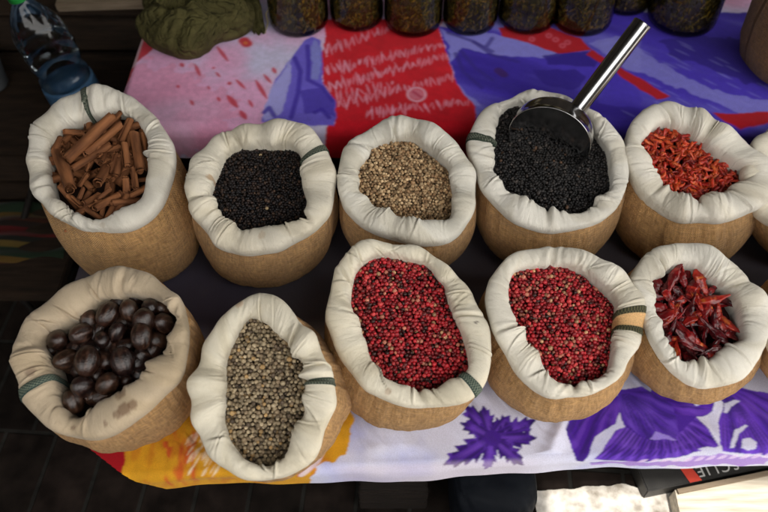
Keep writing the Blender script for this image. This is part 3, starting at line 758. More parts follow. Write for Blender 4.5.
    rows = [top0, top0 * .5 + top * .5]; rad_dir = np.stack([np.cos(th2), np.sin(th2), 0 * th2], -1)
    T_ = np.linspace(0, 1, 34)
    for t in T_:
        P_ = top * (1 - t) + bot * t
        P_ = P_ + rad_dir * (bulge * math.sin(PI * t) + .006 * math.sin(PI * min(1, t * 6)) * 0)
        rows.append(P_)
    B = np.array(rows)
    # round the bottom edge
    zz = B[..., 2]; hgt = .028
    kround = np.clip(1 - zz / hgt, 0, 1); kin = 1 - np.sqrt(np.clip(1 - kround ** 2, 0, 1))
    B = B - rad_dir[None] * (kin * .022)[..., None]
    hz = np.linspace(0, 1, len(rows))[:, None]
    wr = (fbm(np.cos(th2) * .12 + 0 * hz, np.sin(th2) * .12 + hz * .03 + 0 * th2, .03, seed + 5, 4) - .5)
    B = B + rad_dir[None] * (wr * .010 * np.sin(PI * np.clip(hz, .0, 1)) ** .5)[..., None]
    # vertical gathers under the hem
    ga = sum(rs.uniform(.0001, .0004) * np.sin(f_ * th2 + rs.random() * 6) for f_ in rs.integers(14, 60, 10))
    B = B + rad_dir[None] * (ga[None] * np.exp(-((hz - .16) / .16) ** 2))[..., None]
    B[..., 2] = np.maximum(B[..., 2], .0045)
    B[:, -1] = B[:, 0]
    dvv = np.linalg.norm(np.diff(B, axis=0), axis=2).mean(1); vv = np.concatenate([[0], np.cumsum(dvv)])
    arcb = np.concatenate([[0], np.cumsum(np.linalg.norm(np.diff(B[14], axis=0), axis=1))])
    wu = np.stack([np.broadcast_to(arcb, B.shape[:2]), np.broadcast_to(vv[:, None], B.shape[:2]), 0 * B[..., 0]], -1)
    bcol = np.ones(B.shape) * (.92 + .2 * (fbm(wu[..., 0], wu[..., 1], .05, seed + 7) - .5))[..., None]
    nr = len(rows)
    Vb = np.concatenate([B.reshape(-1, 3), [[bc[0], bc[1], .0045]]]) - Lo
    cap = np.array([[(nr - 1) * (nb + 1) + j + 1, (nr - 1) * (nb + 1) + j, nr * (nb + 1)] for j in range(nb)])
    obj('burlap_body', mesh_data('burlap_body', Vb, [grid_faces(nr, nb + 1, False, True), cap], np.concatenate([bcol.reshape(-1, 3), [[.9, .9, .9]]]), True, {'wuv': np.concatenate([wu.reshape(-1, 3), [[0, 0, 0]]])}), M['burlap'], root)
    # the filled level inside the bag
    s.fill = fill
    return s

def rin(s, a, b):
    t = np.arctan2(b, a) % (2 * PI)
    return np.interp(t, np.concatenate([s.th, [2 * PI]]), np.concatenate([s.ri, s.ri[:1]]))
def level(s, a, b, depth, dome=.0, slope=(0, 0)):
    q = np.hypot(a, b) / rin(s, a, b)
    return -depth + dome * (1 - q * q) + slope[0] * a + slope[1] * b
def local(s, px, py, h=0.):
    p = at_plane(np.array(float(px)), np.array(float(py)), s.c + s.n * h, s.n)
    return (p - s.c) @ s.e1, (p - s.c) @ s.e2
def world(s, a, b, h):
    a = np.asarray(a, float); b = np.asarray(b, float); h = np.asarray(h, float)
    return s.c + a[..., None] * s.e1 + b[..., None] * s.e2 + h[..., None] * s.n

def ico(sub):
    bm = bmesh.new(); bmesh.ops.create_icosphere(bm, subdivisions=sub, radius=1); bm.verts.ensure_lookup_table()
    V = np.array([v.co[:] for v in bm.verts]); F = np.array([[v.index for v in f.verts] for f in bm.faces]); bm.free(); return V, F
ICO2 = ico(2); ICO1 = ico(1); ICO3 = ico(3)

def rand_rot(n, rg):
    q = rg.normal(size=(n, 4)); q /= np.linalg.norm(q, axis=1)[:, None]; w_, x, y, z = q.T
    return np.stack([np.stack([1 - 2 * (y * y + z * z), 2 * (x * y - z * w_), 2 * (x * z + y * w_)], -1), np.stack([2 * (x * y + z * w_), 1 - 2 * (x * x + z * z), 2 * (y * z - x * w_)], -1), np.stack([2 * (x * z - y * w_), 2 * (y * z + x * w_), 1 - 2 * (x * x + y * y)], -1)], -2)

def heap(s, name, label, dia, palette, weights, mat, depth, dome, slope, seed, aspect=1., lump=.12, under=(.02, .012, .01), scoop=None):
    rg = np.random.default_rng(seed)
    pts = []
    mx = s.ri.max() * 1.1
    for layer, dz in ((0, 0.), (1, -dia * .62), (2, dia * .55)):
        sp = dia * (1.03 if layer < 2 else 2.6)
        g = np.arange(-mx, mx, sp); A, B_ = np.meshgrid(g, g * .87); A = A + (np.arange(len(g)) % 2)[:, None] * sp / 2 + layer * sp * .37
        A = A + rg.normal(0, .16 * sp, A.shape); B_ = B_ + rg.normal(0, .16 * sp, A.shape)
        a, b = A.ravel(), B_.ravel(); k = np.hypot(a, b) < rin(s, a, b) * 1.03 + .003
        if layer == 2: k &= (rg.random(len(a)) < .75) & (np.hypot(a, b) < rin(s, a, b) * .93)
        a, b = a[k], b[k]
        h = level(s, a, b, depth, dome, slope) + dz + rg.normal(0, dia * .13, len(a)) + .006 * (fbm(a, b, .03, seed, 2) - .5)
        pts.append(np.stack([a, b, h, np.full(len(a), [1., .45, 1.][layer])], 1))  # lower grains coloured darker to paint the shade in the gaps
    pts = np.concatenate(pts); n = len(pts)
    if scoop is not None: pts = scoop(s, pts); n = len(pts)
    V0, F0 = ICO2
    Vt = []; variants = []
    for k in range(6):
        d = 1 + lump * (2 * np.array([vnoise(v[0] * 1.3 + v[2], v[1] * 1.3 - v[2] * .7, .8, seed + k) for v in V0]) - 1)
        variants.append(V0 * d[:, None])
    variants = np.array(variants)
    vi = rg.integers(0, 6, n); rad = dia / 2 * np.clip(rg.normal(1, .16, n), .6, 1.32)
    Rm = rand_rot(n, rg)
    P = variants[vi] * np.array([1, 1, aspect])
    P = np.einsum('nij,nvj->nvi', Rm, P) * rad[:, None, None]
    Wc = world(s, pts[:, 0], pts[:, 1], pts[:, 2]); W = P + Wc[:, None]
    F = (F0[None] + (np.arange(n) * len(V0))[:, None, None]).reshape(-1, 3)
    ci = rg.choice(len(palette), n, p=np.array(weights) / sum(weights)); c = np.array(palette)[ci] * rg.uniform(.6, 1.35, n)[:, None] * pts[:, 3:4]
    Cv = np.repeat(c, len(V0), 0)
    # closing bed below the grains
    m = 96; t = np.linspace(0, 2 * PI, m, endpoint=False); rr = np.interp(t, np.concatenate([s.th, [2 * PI]]), np.concatenate([s.ri, s.ri[:1]])) * 1.03 + .002
    a, b = rr * np.cos(t), rr * np.sin(t); bed = world(s, a, b, level(s, a, b, depth, dome, slope) - dia * 1.1)
    cb = world(s, np.zeros(1), np.zeros(1), level(s, np.zeros(1) + 1e-6, np.zeros(1), depth, dome, slope) - dia * 1.1)
    n0 = len(Cv)
    Vall = np.concatenate([W.reshape(-1, 3), bed, cb]); Fb = np.array([[n0 + i, n0 + (i + 1) % m, n0 + m] for i in range(m)])
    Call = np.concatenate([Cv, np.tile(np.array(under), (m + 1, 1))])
    org = s.c - s.n * depth
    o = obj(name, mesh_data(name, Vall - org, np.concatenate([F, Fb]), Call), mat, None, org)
    tag(o, label, 'spice', None, 'stuff')
    return o

ZB, ZF = .172, .150
TB, TF = R(17), R(15)
def scl(d, n): return d / n
S1 = make_sack('burlap sack full of cinnamon sticks, cream rolled rim with a thin green seam', (10, 70), 204 / 475,
    [(222, 30), (275, 50), (322, 82), (360, 135), (388, 190), (385, 250), (360, 310), (320, 350), (270, 372), (180, 375), (120, 352), (75, 320), (48, 280), (35, 220), (40, 170), (65, 120), (110, 78), (165, 48)],
    [(235, 93), (272, 103), (300, 135), (318, 180), (318, 235), (295, 290), (255, 315), (190, 335), (140, 305), (108, 280), (98, 235), (96, 190), (115, 150), (150, 128), (190, 110)],
    .185, TB, (146, 248), .092, 101, tint=(.78, .75, .685), tapes=[(88, 104, 4, 'green')], stains=[(103, 226, .004, (.45, .36, .26), .3)])
S2 = make_sack('burlap sack of black peppercorns right of the cinnamon, without a scoop', (170, 100), 180 / 461,
    [(250, 54), (345, 56), (375, 85), (405, 130), (430, 190), (425, 250), (405, 310), (350, 355), (270, 385), (180, 392), (120, 370), (75, 325), (45, 270), (40, 200), (55, 150), (95, 110), (140, 75), (190, 55)],
    [(240, 115), (320, 115), (330, 150), (333, 220), (345, 270), (342, 300), (250, 313), (195, 312), (150, 295), (120, 265), (107, 235), (125, 185), (150, 135), (180, 118)],
    ZB, TB, (268, 246), .090, 102, tapes=[(313, 156, 5, 'green')], stains=[(212, 181, .0045, (.55, .36, .2), .75), (263, 238, .006, (.62, .50, .36), .55)])
S3 = make_sack('burlap sack of tan coriander seeds, plain cream rim without a seam tape', (320, 100), .3125,
    [(260, 50), (340, 70), (400, 105), (470, 170), (505, 260), (508, 320), (480, 390), (440, 445), (385, 468), (300, 460), (200, 435), (120, 395), (65, 340), (58, 290), (55, 200), (75, 145), (120, 105), (190, 65)],
    [(245, 120), (300, 125), (360, 165), (410, 200), (418, 260), (415, 330), (395, 362), (340, 378), (270, 365), (215, 340), (165, 310), (130, 285), (130, 210), (165, 165), (205, 135)],
    ZB, TB, (408, 238), .085, 103, tint=(.78, .76, .70))
S4 = make_sack('burlap sack of black peppercorns with the steel scoop standing in it', (450, 80), .3515,
    [(295, 28), (345, 50), (400, 80), (440, 120), (485, 165), (510, 240), (513, 300), (480, 360), (430, 405), (350, 430), (270, 438), (195, 415), (130, 370), (95, 320), (65, 240), (42, 175), (65, 115), (110, 75), (170, 45), (230, 33)],
    [(240, 68), (300, 75), (380, 100), (410, 150), (445, 195), (450, 250), (452, 290), (420, 325), (370, 350), (310, 357), (250, 350), (215, 325), (165, 305), (140, 265), (135, 210), (133, 150), (150, 100), (185, 72)],
    ZB, TB, (538, 232), .094, 104, tint=(.79, .77, .72), tapes=[(480, 139, 8, 'green')])
S5 = make_sack('burlap sack of small orange red chilies, rim pinched shut at the right', (588, 80), .3515,
    [(215, 55), (270, 72), (340, 95), (410, 140), (470, 185), (530, 230), (545, 270), (520, 340), (460, 385), (380, 405), (290, 405), (220, 375), (160, 325), (120, 260), (97, 190), (105, 150), (130, 110), (165, 80)],
    [(225, 130), (275, 140), (330, 175), (390, 215), (440, 238), (470, 245), (430, 285), (370, 310), (320, 328), (270, 325), (235, 285), (190, 240), (165, 205), (163, 170), (185, 142)],
    ZB, TB, (672, 230), .096, 105, tint=(.79, .76, .695))
S6 = make_sack('burlap sack of nutmegs with a stained tan rim and green seam', (0, 250), .4297,
    [(305, 38), (355, 50), (400, 90), (430, 125), (440, 180), (435, 240), (415, 300), (370, 350), (320, 390), (250, 430), (195, 445), (140, 430), (85, 400), (55, 360), (30, 290), (35, 215), (45, 180), (90, 140), (130, 100), (180, 65), (240, 45)],
    [(290, 105), (340, 110), (380, 130), (400, 160), (390, 190), (375, 235), (340, 270), (310, 300), (260, 325), (210, 360), (175, 375), (145, 345), (140, 300), (130, 270), (105, 230), (100, 200), (150, 175), (190, 145), (230, 112)],
    ZF, TF, (143, 388), .088, 106, tint=(.60, .49, .36), tapes=[(40, 386, 6, 'teal')], yaw=R(-25),
    stains=[(124, 395, .0085, (.24, .15, .09), .7), (128, 411, .008, (.22, .13, .08), .75), (137, 407, .006, (.22, .13, .08), .7), (120, 417, .005, (.22, .13, .08), .6), (109, 426, .003, (.24, .15, .1), .6), (74, 428, .0032, (.24, .15, .1), .6), (36, 375, .006, (.2, .13, .1), .6)])
S7 = make_sack('burlap sack of pale grey green peppercorns with a tall oval mouth', (170, 280), .4301,
    [(200, 22), (235, 28), (280, 60), (320, 110), (360, 170), (385, 240), (385, 290), (360, 360), (330, 420), (280, 460), (220, 475), (165, 465), (110, 430), (70, 390), (45, 310), (42, 260), (60, 200), (85, 140), (115, 85), (155, 40)],
    [(180, 85), (215, 100), (260, 140), (295, 185), (312, 225), (300, 290), (280, 350), (262, 395), (210, 415), (170, 400), (140, 360), (128, 310), (130, 240), (128, 190), (145, 150), (160, 115)],
    .142, R(20), (285, 400), .080, 107, tint=(.83, .78, .66), tapes=[(321, 383, 4.5, 'green')], bulge=.016, yaw=R(-8), stains=[(239, 303, .006, (.6, .40, .24), .6)])
S8 = make_sack('burlap sack of red peppercorns with a teal stitched seam on its rim', (310, 230), .41,
    [(155, 22), (210, 30), (280, 40), (330, 75), (370, 115), (410, 175), (440, 240), (445, 300), (435, 370), (400, 415), (340, 432), (260, 437), (200, 425), (140, 395), (100, 350), (60, 290), (40, 230), (38, 160), (55, 100), (90, 60), (120, 35)],
    [(180, 65), (240, 75), (285, 85), (325, 130), (335, 180), (360, 230), (375, 290), (378, 335), (330, 355), (290, 375), (220, 358), (190, 350), (160, 305), (140, 260), (115, 210), (105, 160), (120, 100), (150, 72)],
    .148, TF, (398, 374), .084, 108, tint=(.83, .78, .66), tapes=[(470, 384, 6.5, 'teal')], bulge=.014, stains=[(388, 393, .004, (.5, .36, .25), .5), (475, 326, .0018, (.1, .08, .07), .8)])
S9 = make_sack('burlap sack of red peppercorns with a wide tan tape across its rim', (460, 230), .3906,
    [(255, 30), (310, 50), (370, 80), (430, 120), (465, 165), (472, 230), (465, 290), (430, 350), (395, 400), (330, 425), (250, 435), (190, 415), (150, 370), (110, 310), (80, 250), (60, 180), (75, 120), (110, 65), (160, 42), (210, 38)],
    [(200, 95), (275, 92), (320, 110), (370, 155), (400, 185), (395, 240), (385, 300), (375, 345), (330, 370), (250, 378), (235, 360), (215, 320), (185, 285), (160, 250), (130, 200), (135, 150), (145, 105)],
    .150, TF, (545, 364), .088, 109, tint=(.82, .785, .705), tapes=[(630, 322, 21, 'wide')], bulge=.016)
S10 = make_sack('burlap sack of large dark red dried chilies with a cream rim', (600, 230), .3515,
    [(270, 28), (320, 45), (370, 90), (430, 140), (470, 190), (485, 250), (480, 310), (460, 370), (400, 430), (330, 450), (270, 445), (210, 415), (170, 370), (140, 320), (115, 240), (85, 160), (95, 100), (140, 60), (200, 35)],
    [(230, 100), (270, 105), (320, 140), (370, 175), (395, 220), (400, 265), (405, 300), (360, 320), (300, 350), (240, 360), (210, 335), (190, 290), (165, 235), (158, 180), (165, 140), (195, 110)],
    .152, TF, (676, 346), .086, 110, tint=(.81, .785, .725), bulge=.016)
# neighbours cut by the right edge of the picture
def ell(cx, cy, rx, ry, n=18, rot=0): return [(cx + rx * math.cos(t + rot), cy + ry * math.sin(t + rot)) for t in np.linspace(-PI / 2, 1.5 * PI, n, endpoint=False)]
S11 = make_sack('rim of a sack peeping out behind the small chilies at the right edge', (0, 0), 1., ell(818, 172, 76, 60), ell(818, 168, 46, 34), .160, TB, (806, 236), .085, 111)
S12 = make_sack('plain burlap side of a sack cut off at the right edge behind the large chilies', (0, 0), 1., ell(850, 318, 84, 78), ell(850, 316, 50, 46), .150, TF, (820, 350), .090, 112, bulge=.02)

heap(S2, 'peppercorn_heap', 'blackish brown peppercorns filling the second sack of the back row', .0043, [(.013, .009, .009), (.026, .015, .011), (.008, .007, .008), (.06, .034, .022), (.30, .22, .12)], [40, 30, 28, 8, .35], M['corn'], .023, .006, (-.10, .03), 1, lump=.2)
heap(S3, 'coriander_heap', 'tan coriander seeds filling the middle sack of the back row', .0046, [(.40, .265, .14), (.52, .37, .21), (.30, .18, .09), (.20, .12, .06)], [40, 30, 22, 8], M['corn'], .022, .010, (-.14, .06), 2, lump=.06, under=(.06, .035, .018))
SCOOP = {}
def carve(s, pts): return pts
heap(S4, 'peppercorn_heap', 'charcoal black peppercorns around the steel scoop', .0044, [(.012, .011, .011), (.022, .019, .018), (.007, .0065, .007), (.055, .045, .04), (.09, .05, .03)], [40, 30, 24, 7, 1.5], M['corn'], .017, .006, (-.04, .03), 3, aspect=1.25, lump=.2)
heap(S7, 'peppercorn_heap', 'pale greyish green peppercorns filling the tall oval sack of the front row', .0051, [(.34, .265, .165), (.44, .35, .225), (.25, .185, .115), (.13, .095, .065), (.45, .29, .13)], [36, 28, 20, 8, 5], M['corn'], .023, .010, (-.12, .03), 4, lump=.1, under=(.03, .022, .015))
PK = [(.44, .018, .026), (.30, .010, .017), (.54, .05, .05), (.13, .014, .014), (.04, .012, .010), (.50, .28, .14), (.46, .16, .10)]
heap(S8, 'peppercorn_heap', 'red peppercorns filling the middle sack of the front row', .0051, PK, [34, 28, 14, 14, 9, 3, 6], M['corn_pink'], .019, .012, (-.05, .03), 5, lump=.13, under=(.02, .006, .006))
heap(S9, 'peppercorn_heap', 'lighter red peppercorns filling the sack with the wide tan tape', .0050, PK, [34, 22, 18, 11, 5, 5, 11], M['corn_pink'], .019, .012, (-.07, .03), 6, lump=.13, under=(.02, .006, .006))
heap(S11, 'peppercorn_heap', 'spice in the sack at the far right edge', .0055, [(.3, .2, .1)], [1], M['corn'], .014, .004, (0, 0), 7)
heap(S12, 'peppercorn_heap', 'spice in the cut off front sack at the right edge', .0055, [(.3, .2, .1)], [1], M['corn'], .014, .004, (0, 0), 8)

def bed(s, depth, name, col, label, slope=(0, 0), dome=0., bumps=.006, scale=.012):
    """uneven dark bottom layer under countable spices"""
    nr, m = 14, 128; t = np.linspace(0, 2 * PI, m, endpoint=False)
    rr = np.interp(t, np.concatenate([s.th, [2 * PI]]), np.concatenate([s.ri, s.ri[:1]])) * 1.03 + .002
    q = np.linspace(.02, 1, nr)[:, None]; a = q * rr * np.cos(t); b = q * rr * np.sin(t)
    h = level(s, a, b, depth, dome, slope) + bumps * (fbm(a, b, scale, 3) - .5)
    W = world(s, a, b, h).reshape(-1, 3); org = s.c - s.n * depth
    o = obj(name, mesh_data(name, W - org, [grid_faces(nr, m, True), np.arange(m)[None]], np.tile(np.array(col), (len(W), 1))), M['corn'], None, org)
    return tag(o, label, 'spice', None, 'stuff')

# ------------------------------------------------------------------ cinnamon
def quill_mesh(L, r, seed, double=True):
    rg = np.random.default_rng(seed)
    ph = np.linspace(0, 1, 30)
    def curl(sgn):
        a = ph * 2 * PI * rg.uniform(1.25, 1.7); rad = r * (1 - .62 * ph ** 1.1)
        return np.stack([rad * np.cos(a * sgn + (0 if sgn > 0 else PI * 0)), rad * np.sin(a * sgn)], 1)
    c1 = curl(1)[::-1]
    if double and rg.random() < .6:
        a = ph * 2 * PI * .9; rad = r * .62 * (1 - .4 * ph); c2 = np.stack([r * 1.0 - r * .62 + rad * np.cos(-a), rad * np.sin(-a)], 1)
        c2 = c2 + np.array([0, -.02 * r]); c = np.concatenate([c1, c2[1:]])
        c = c1
    else: c = c1
    th_ = r * .13
    d = np.gradient(c, axis=0); nn = np.stack([d[:, 1], -d[:, 0]], 1); nn /= np.linalg.norm(nn, axis=1)[:, None] + 1e-9
    ring = np.concatenate([c + nn * th_ / 2, (c - nn * th_ / 2)[::-1]])
    m = len(ring); nl = 14; z = np.linspace(-L / 2, L / 2, nl)
    bx, by = rg.normal(0, .012, 2) * L
    V = []
    for i, zz in enumerate(z):
        q = zz / (L / 2); k = 1 + rg.normal(0, .02); sq = 1 + .06 * math.sin(3 * q + seed)
        rr = ring * np.array([k * sq, k / sq]) + np.array([bx, by]) * (1 - q * q)
        a = .15 * q * math.sin(seed); rr = rr @ np.array([[math.cos(a), -math.sin(a)], [math.sin(a), math.cos(a)]])
        zj = np.full(m, zz) + (rg.normal(0, .0006, m) + .0018 * np.sin(np.linspace(0, 6, m) + seed) if i in (0, nl - 1) else 0)
        V.append(np.c_[rr, zj])
    V = np.concatenate(V); half = m // 2
    F = [grid_faces(nl, m, True)]
    for base, fl in ((0, False), ((nl - 1) * m, True)):
        F.append(np.array([[base + i, base + i + 1, base + m - 2 - i, base + m - 1 - i][::-1 if fl else 1] for i in range(half - 1)]))
    return mesh_data('cinnamon_stick', V, F)

def place(o, p, zdir, roll=0., rg=random):
    z = Vector(norm(zdir)); x = z.orthogonal().normalized(); y = z.cross(x)
    Mx = Matrix((x, y, z)).transposed() @ Matrix.Rotation(roll, 3, 'Z')
    o.matrix_world = Matrix.Translation(Vector(p)) @ Mx.to_4x4()

offB, scB = (20, 80), 165 / 768
offA, scA = (30, 130), .17
sticks = [  # x1,y1,x2,y2,width, crop, height of the upper end, height of the lower end
    (430, 165, 215, 368, 62, 'B', .010, .010), (468, 205, 300, 345, 46, 'B', .002, .002), (420, 305, 240, 418, 46, 'B', -.004, -.002),
    (170, 335, 232, 512, 64, 'B', -.010, .020), (190, 272, 165, 325, 50, 'B', -.006, -.006), (205, 240, 285, 245, 34, 'B', -.002, -.008),
    (515, 185, 470, 292, 46, 'B', -.006, -.002), (528, 248, 562, 425, 54, 'B', .004, .002), (485, 300, 500, 402, 42, 'B', .006, .006),
    (570, 255, 585, 352, 26, 'B', -.006, -.008), (489, 458, 494, 520, 42, 'B', .004, .000), (530, 408, 540, 500, 38, 'B', .000, -.002),
    (452, 345, 425, 435, 32, 'B', -.006, -.008), (466, 368, 448, 445, 40, 'B', -.004, -.006), (410, 400, 362, 484, 60, 'B', -.016, .016),
    (395, 335, 378, 385, 28, 'B', -.010, .014), (315, 440, 278, 492, 28, 'B', .002, .002), (470, 150, 440, 185, 30, 'B', -.008, -.008),
    (522, 378, 380, 462, 52, 'A', -.012, .016), (402, 380, 310, 432, 46, 'A', -.010, .010), (472, 348, 402, 402, 28, 'A', .004, .002), (312, 350, 285, 412, 32, 'A', .002, .004),
    (330, 270, 285, 318, 26, 'A', -.002, .002), (430, 150, 415, 195, 30, 'A', .002, .008), (350, 185, 330, 240, 24, 'A', -.004, .0), (500, 130, 470, 240, 26, 'A', -.008, -.008),
    (600, 250, 615, 330, 30, 'A', -.006, -.01), (250, 395, 300, 440, 28, 'A', -.004, -.004), (180, 60, 240, 40, 36, 'A', -.004, -.008), (150, 55, 145, 110, 36, 'A', -.010, -.008)]
lab_special = {0: 'longest cinnamon stick, lying diagonally on top of the pile', 3: 'thick cinnamon stick at the left of the pile with its curled end facing out', 18: 'cinnamon stick pointing out at the bottom of the pile, against the front rim', 7: 'reddish cinnamon stick leaning along the right side of the pile'}
CG = 'cinnamon sticks in the sack'
for i, (x1, y1, x2, y2, wd, cr, h1, h2) in enumerate(sticks):
    o_, k_ = (offB, scB) if cr == 'B' else (offA, scA)
    a1, b1 = local(S1, x1 * k_ + o_[0], y1 * k_ + o_[1], h1); a2, b2 = local(S1, x2 * k_ + o_[0], y2 * k_ + o_[1], h2)
    p1 = world(S1, a1, b1, h1); p2 = world(S1, a2, b2, h2); r_ = wd * k_ / 2 / 747 * .97
    o = obj('cinnamon_stick', quill_mesh(np.linalg.norm(p2 - p1), r_, 200 + i), M['cinnamon'])
    place(o, (p1 + p2) / 2, p2 - p1, random.uniform(0, 6))
    tag(o, lab_special.get(i, 'brown curled cinnamon stick lying in the pile in the left back sack'), 'cinnamon', CG)
lower = [quill_mesh(random.uniform(.045, .075), random.uniform(.004, .0065), 300 + k) for k in range(5)]
rg = np.random.default_rng(5)
for i in range(64):
    t = rg.random() * 2 * PI; q = math.sqrt(rg.random()) * .92
    rr = q * rin(S1, np.cos(t), np.sin(t)); a, b = rr * math.cos(t), rr * math.sin(t)
    o = obj('cinnamon_stick', lower[i % 5], None)
    place(o, world(S1, a, b, -.010 - .012 * rg.random()), S1.e1 * rg.normal() + S1.e2 * rg.normal() + S1.n * rg.normal() * .3, rg.random() * 6)
    tag(o, 'brown curled cinnamon stick lying in the pile in the left back sack', 'cinnamon', CG)
for m_ in lower: m_.materials.append(M['cinnamon'])
bed(S1, .030, 'cinnamon_dark_bed', (.016, .006, .003), 'bed coloured dark for the shaded gaps under the sticks in the left back sack')  # dark colour paints the shade in the gaps between the sticks

# ------------------------------------------------------------------ nutmegs
def nutmeg_mesh(seed):
    rg = np.random.default_rng(seed); V0, F0 = ico(4)
    az = np.arctan2(V0[:, 1], V0[:, 0]); pol = V0[:, 2]
    d = np.zeros(len(V0))
    for k in range(7):
        d += rg.uniform(.004, .012) * np.sin(rg.integers(5, 15) * az + rg.normal(0, 1.8) * pol + rg.random() * 6) * (1 - pol ** 2) ** .5
    d += .05 * (fbm(V0[:, 0] * .5 + V0[:, 2], V0[:, 1] * .5 - V0[:, 2], .5, seed, 3) - .5)
    d -= .05 * np.exp(-((pol - 1) / .03) ** 2)
    V = V0 * (1 + d)[:, None] * np.array([.97, .92, 1.24])
    base = np.array(rg.choice(3)); c = [(.028, .011, .007), (.017, .007, .006), (.042, .018, .010)][int(base)]
    m = fbm(az * .3 + pol, pol * 1.5, .35, seed + 2, 3)
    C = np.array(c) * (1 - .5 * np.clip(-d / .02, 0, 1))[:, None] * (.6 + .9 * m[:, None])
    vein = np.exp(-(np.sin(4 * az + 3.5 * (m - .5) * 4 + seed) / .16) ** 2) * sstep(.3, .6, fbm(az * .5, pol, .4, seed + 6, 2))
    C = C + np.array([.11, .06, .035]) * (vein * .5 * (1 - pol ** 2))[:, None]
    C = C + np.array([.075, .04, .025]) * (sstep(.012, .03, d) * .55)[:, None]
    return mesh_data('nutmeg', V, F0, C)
NM = [nutmeg_mesh(400 + k) for k in range(8)]
for m_ in NM: m_.materials.append(M['nutmeg'])
offN, scN = (20, 270), 180 / 614
nuts = [(120, 235, 40, 0), (202, 213, 42, .002), (292, 145, 42, .002), (368, 135, 38, -.002), (438, 122, 34, -.006), (228, 165, 36, -.008), (275, 232, 31, -.002), (326, 207, 33, -.002), (415, 170, 45, .002), (408, 222, 44, .006),
        (220, 305, 49, .012), (150, 300, 42, -.004), (345, 308, 47, .004), (290, 385, 42, .002), (208, 395, 42, .002), (415, 290, 36, -.012), (355, 255, 33, -.012), (285, 300, 38, -.012), (484, 178, 40, -.012), (175, 445, 40, -.006), (335, 352, 34, -.014), (466, 238, 36, -.016), (180, 262, 36, -.016), (255, 350, 36, -.014), (335, 110, 32, -.014), (395, 90, 30, -.02), (240, 425, 34, -.014), (95, 270, 30, -.016), (260, 190, 34, -.018), (480, 130, 30, -.018)]
NG = 'nutmegs heaped in the tan sack'
for i, (x, y, r_, h) in enumerate(nuts):
    px, py = x * scN + offN[0], y * scN + offN[1]; h = h - .006; a, b = local(S6, px, py, h); rr = r_ * scN / 747 * .84
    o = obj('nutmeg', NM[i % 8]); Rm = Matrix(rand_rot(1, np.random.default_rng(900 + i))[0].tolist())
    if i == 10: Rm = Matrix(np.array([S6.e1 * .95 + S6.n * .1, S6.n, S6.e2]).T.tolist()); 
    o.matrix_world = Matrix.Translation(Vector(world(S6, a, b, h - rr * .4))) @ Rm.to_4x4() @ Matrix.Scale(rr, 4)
    tag(o, 'largest nutmeg, a ridged glossy oval on top of the heap' if i == 10 else 'dark brown ridged nutmeg in the heap inside the tan sack', 'nutmeg', NG)
for i in range(34):
    t = rg.random() * 2 * PI; q = math.sqrt(rg.random()) * .9; rr0 = q * rin(S6, np.cos(t), np.sin(t))
    o = obj('nutmeg', NM[i % 8]); rr = rg.uniform(.0095, .0125)
    o.matrix_world = Matrix.Translation(Vector(world(S6, rr0 * math.cos(t), rr0 * math.sin(t), -.022 - .010 * rg.random()))) @ Matrix(rand_rot(1, rg)[0].tolist()).to_4x4() @ Matrix.Scale(rr, 4)
    tag(o, 'dark brown ridged nutmeg in the heap inside the tan sack', 'nutmeg', NG)
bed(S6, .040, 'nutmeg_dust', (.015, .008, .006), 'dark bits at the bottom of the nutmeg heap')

# ------------------------------------------------------------------ chilies
def chili_mesh(seed, L, w_, flat, curl, wrinkle, pal, seg=14, n=22, blunt=.55):
    rg = np.random.default_rng(seed); t = np.linspace(0, 1, n)
    wprof = np.sin(PI * np.clip(t * .93 + .05, 0, 1)) ** blunt * (1 - .38 * t) * w_ / 2 * (1 + .18 * np.sin(t * 9 + seed))
    ang = curl * (t - .5) + .25 * np.sin(t * 5 + seed) * curl
    dx = np.cos(ang); dy = np.sin(ang); x = np.cumsum(dx) * L / n; y = np.cumsum(dy) * L / n; z = .05 * L * np.sin(t * rg.uniform(3, 7) + seed)
    x -= x.mean(); y -= y.mean()
    a = np.linspace(0, 2 * PI, seg, endpoint=False); tw = rg.normal(0, 1.2) * t
    V = np.zeros((n, seg, 3))
    for i in range(n):
        cr = np.cos(a); sr = np.sin(a) * flat
        f = 1 + wrinkle * np.array([vnoise(t[i] * L / w_ * 2.2 + 3 * math.cos(b), 3 * math.sin(b) + seed, .9, seed) - .5 for b in a]) * 2
        f = f * (1 + .16 * wrinkle * np.sin(a * 5 + 9 * math.sin(t[i] * 7 + seed) + seed) + .10 * wrinkle * math.sin(t[i] * 38 + seed))
        # a pinch along one side gives the collapsed skin
        f = f * (1 - .45 * wrinkle * np.exp(-((np.angle(np.exp(1j * (a - PI / 2 - .6 * math.sin(t[i] * 6 + seed)))) / .55) ** 2)))
        u = (cr * math.cos(tw[i]) - sr * math.sin(tw[i])) * f; v = (cr * math.sin(tw[i]) + sr * math.cos(tw[i])) * f
        N_ = np.array([-dy[i], dx[i], 0])
        V[i] = np.array([x[i], y[i], z[i]]) + wprof[i] * (u[:, None] * N_ + v[:, None] * np.array([0, 0, 1]))
    T_, A_ = np.meshgrid(t, a, indexing='ij')
    m = fbm(T_ * 2, np.cos(A_) * .4 + seed, .5, seed, 3)
    k = sstep(.35, .68, m)[..., None]; C = np.array(pal[0]) * (1 - k) + np.array(pal[1]) * k
    k2 = sstep(.66, .8, fbm(T_ * 3, np.sin(A_) * .5, .4, seed + 4, 2))[..., None]; C = C * (1 - k2) + np.array(pal[2]) * k2
    return mesh_data('dried_chili', V.reshape(-1, 3), [grid_faces(n, seg, True), np.arange(seg)[None], (np.arange(seg)[::-1] + (n - 1) * seg)[None]], C.reshape(-1, 3))
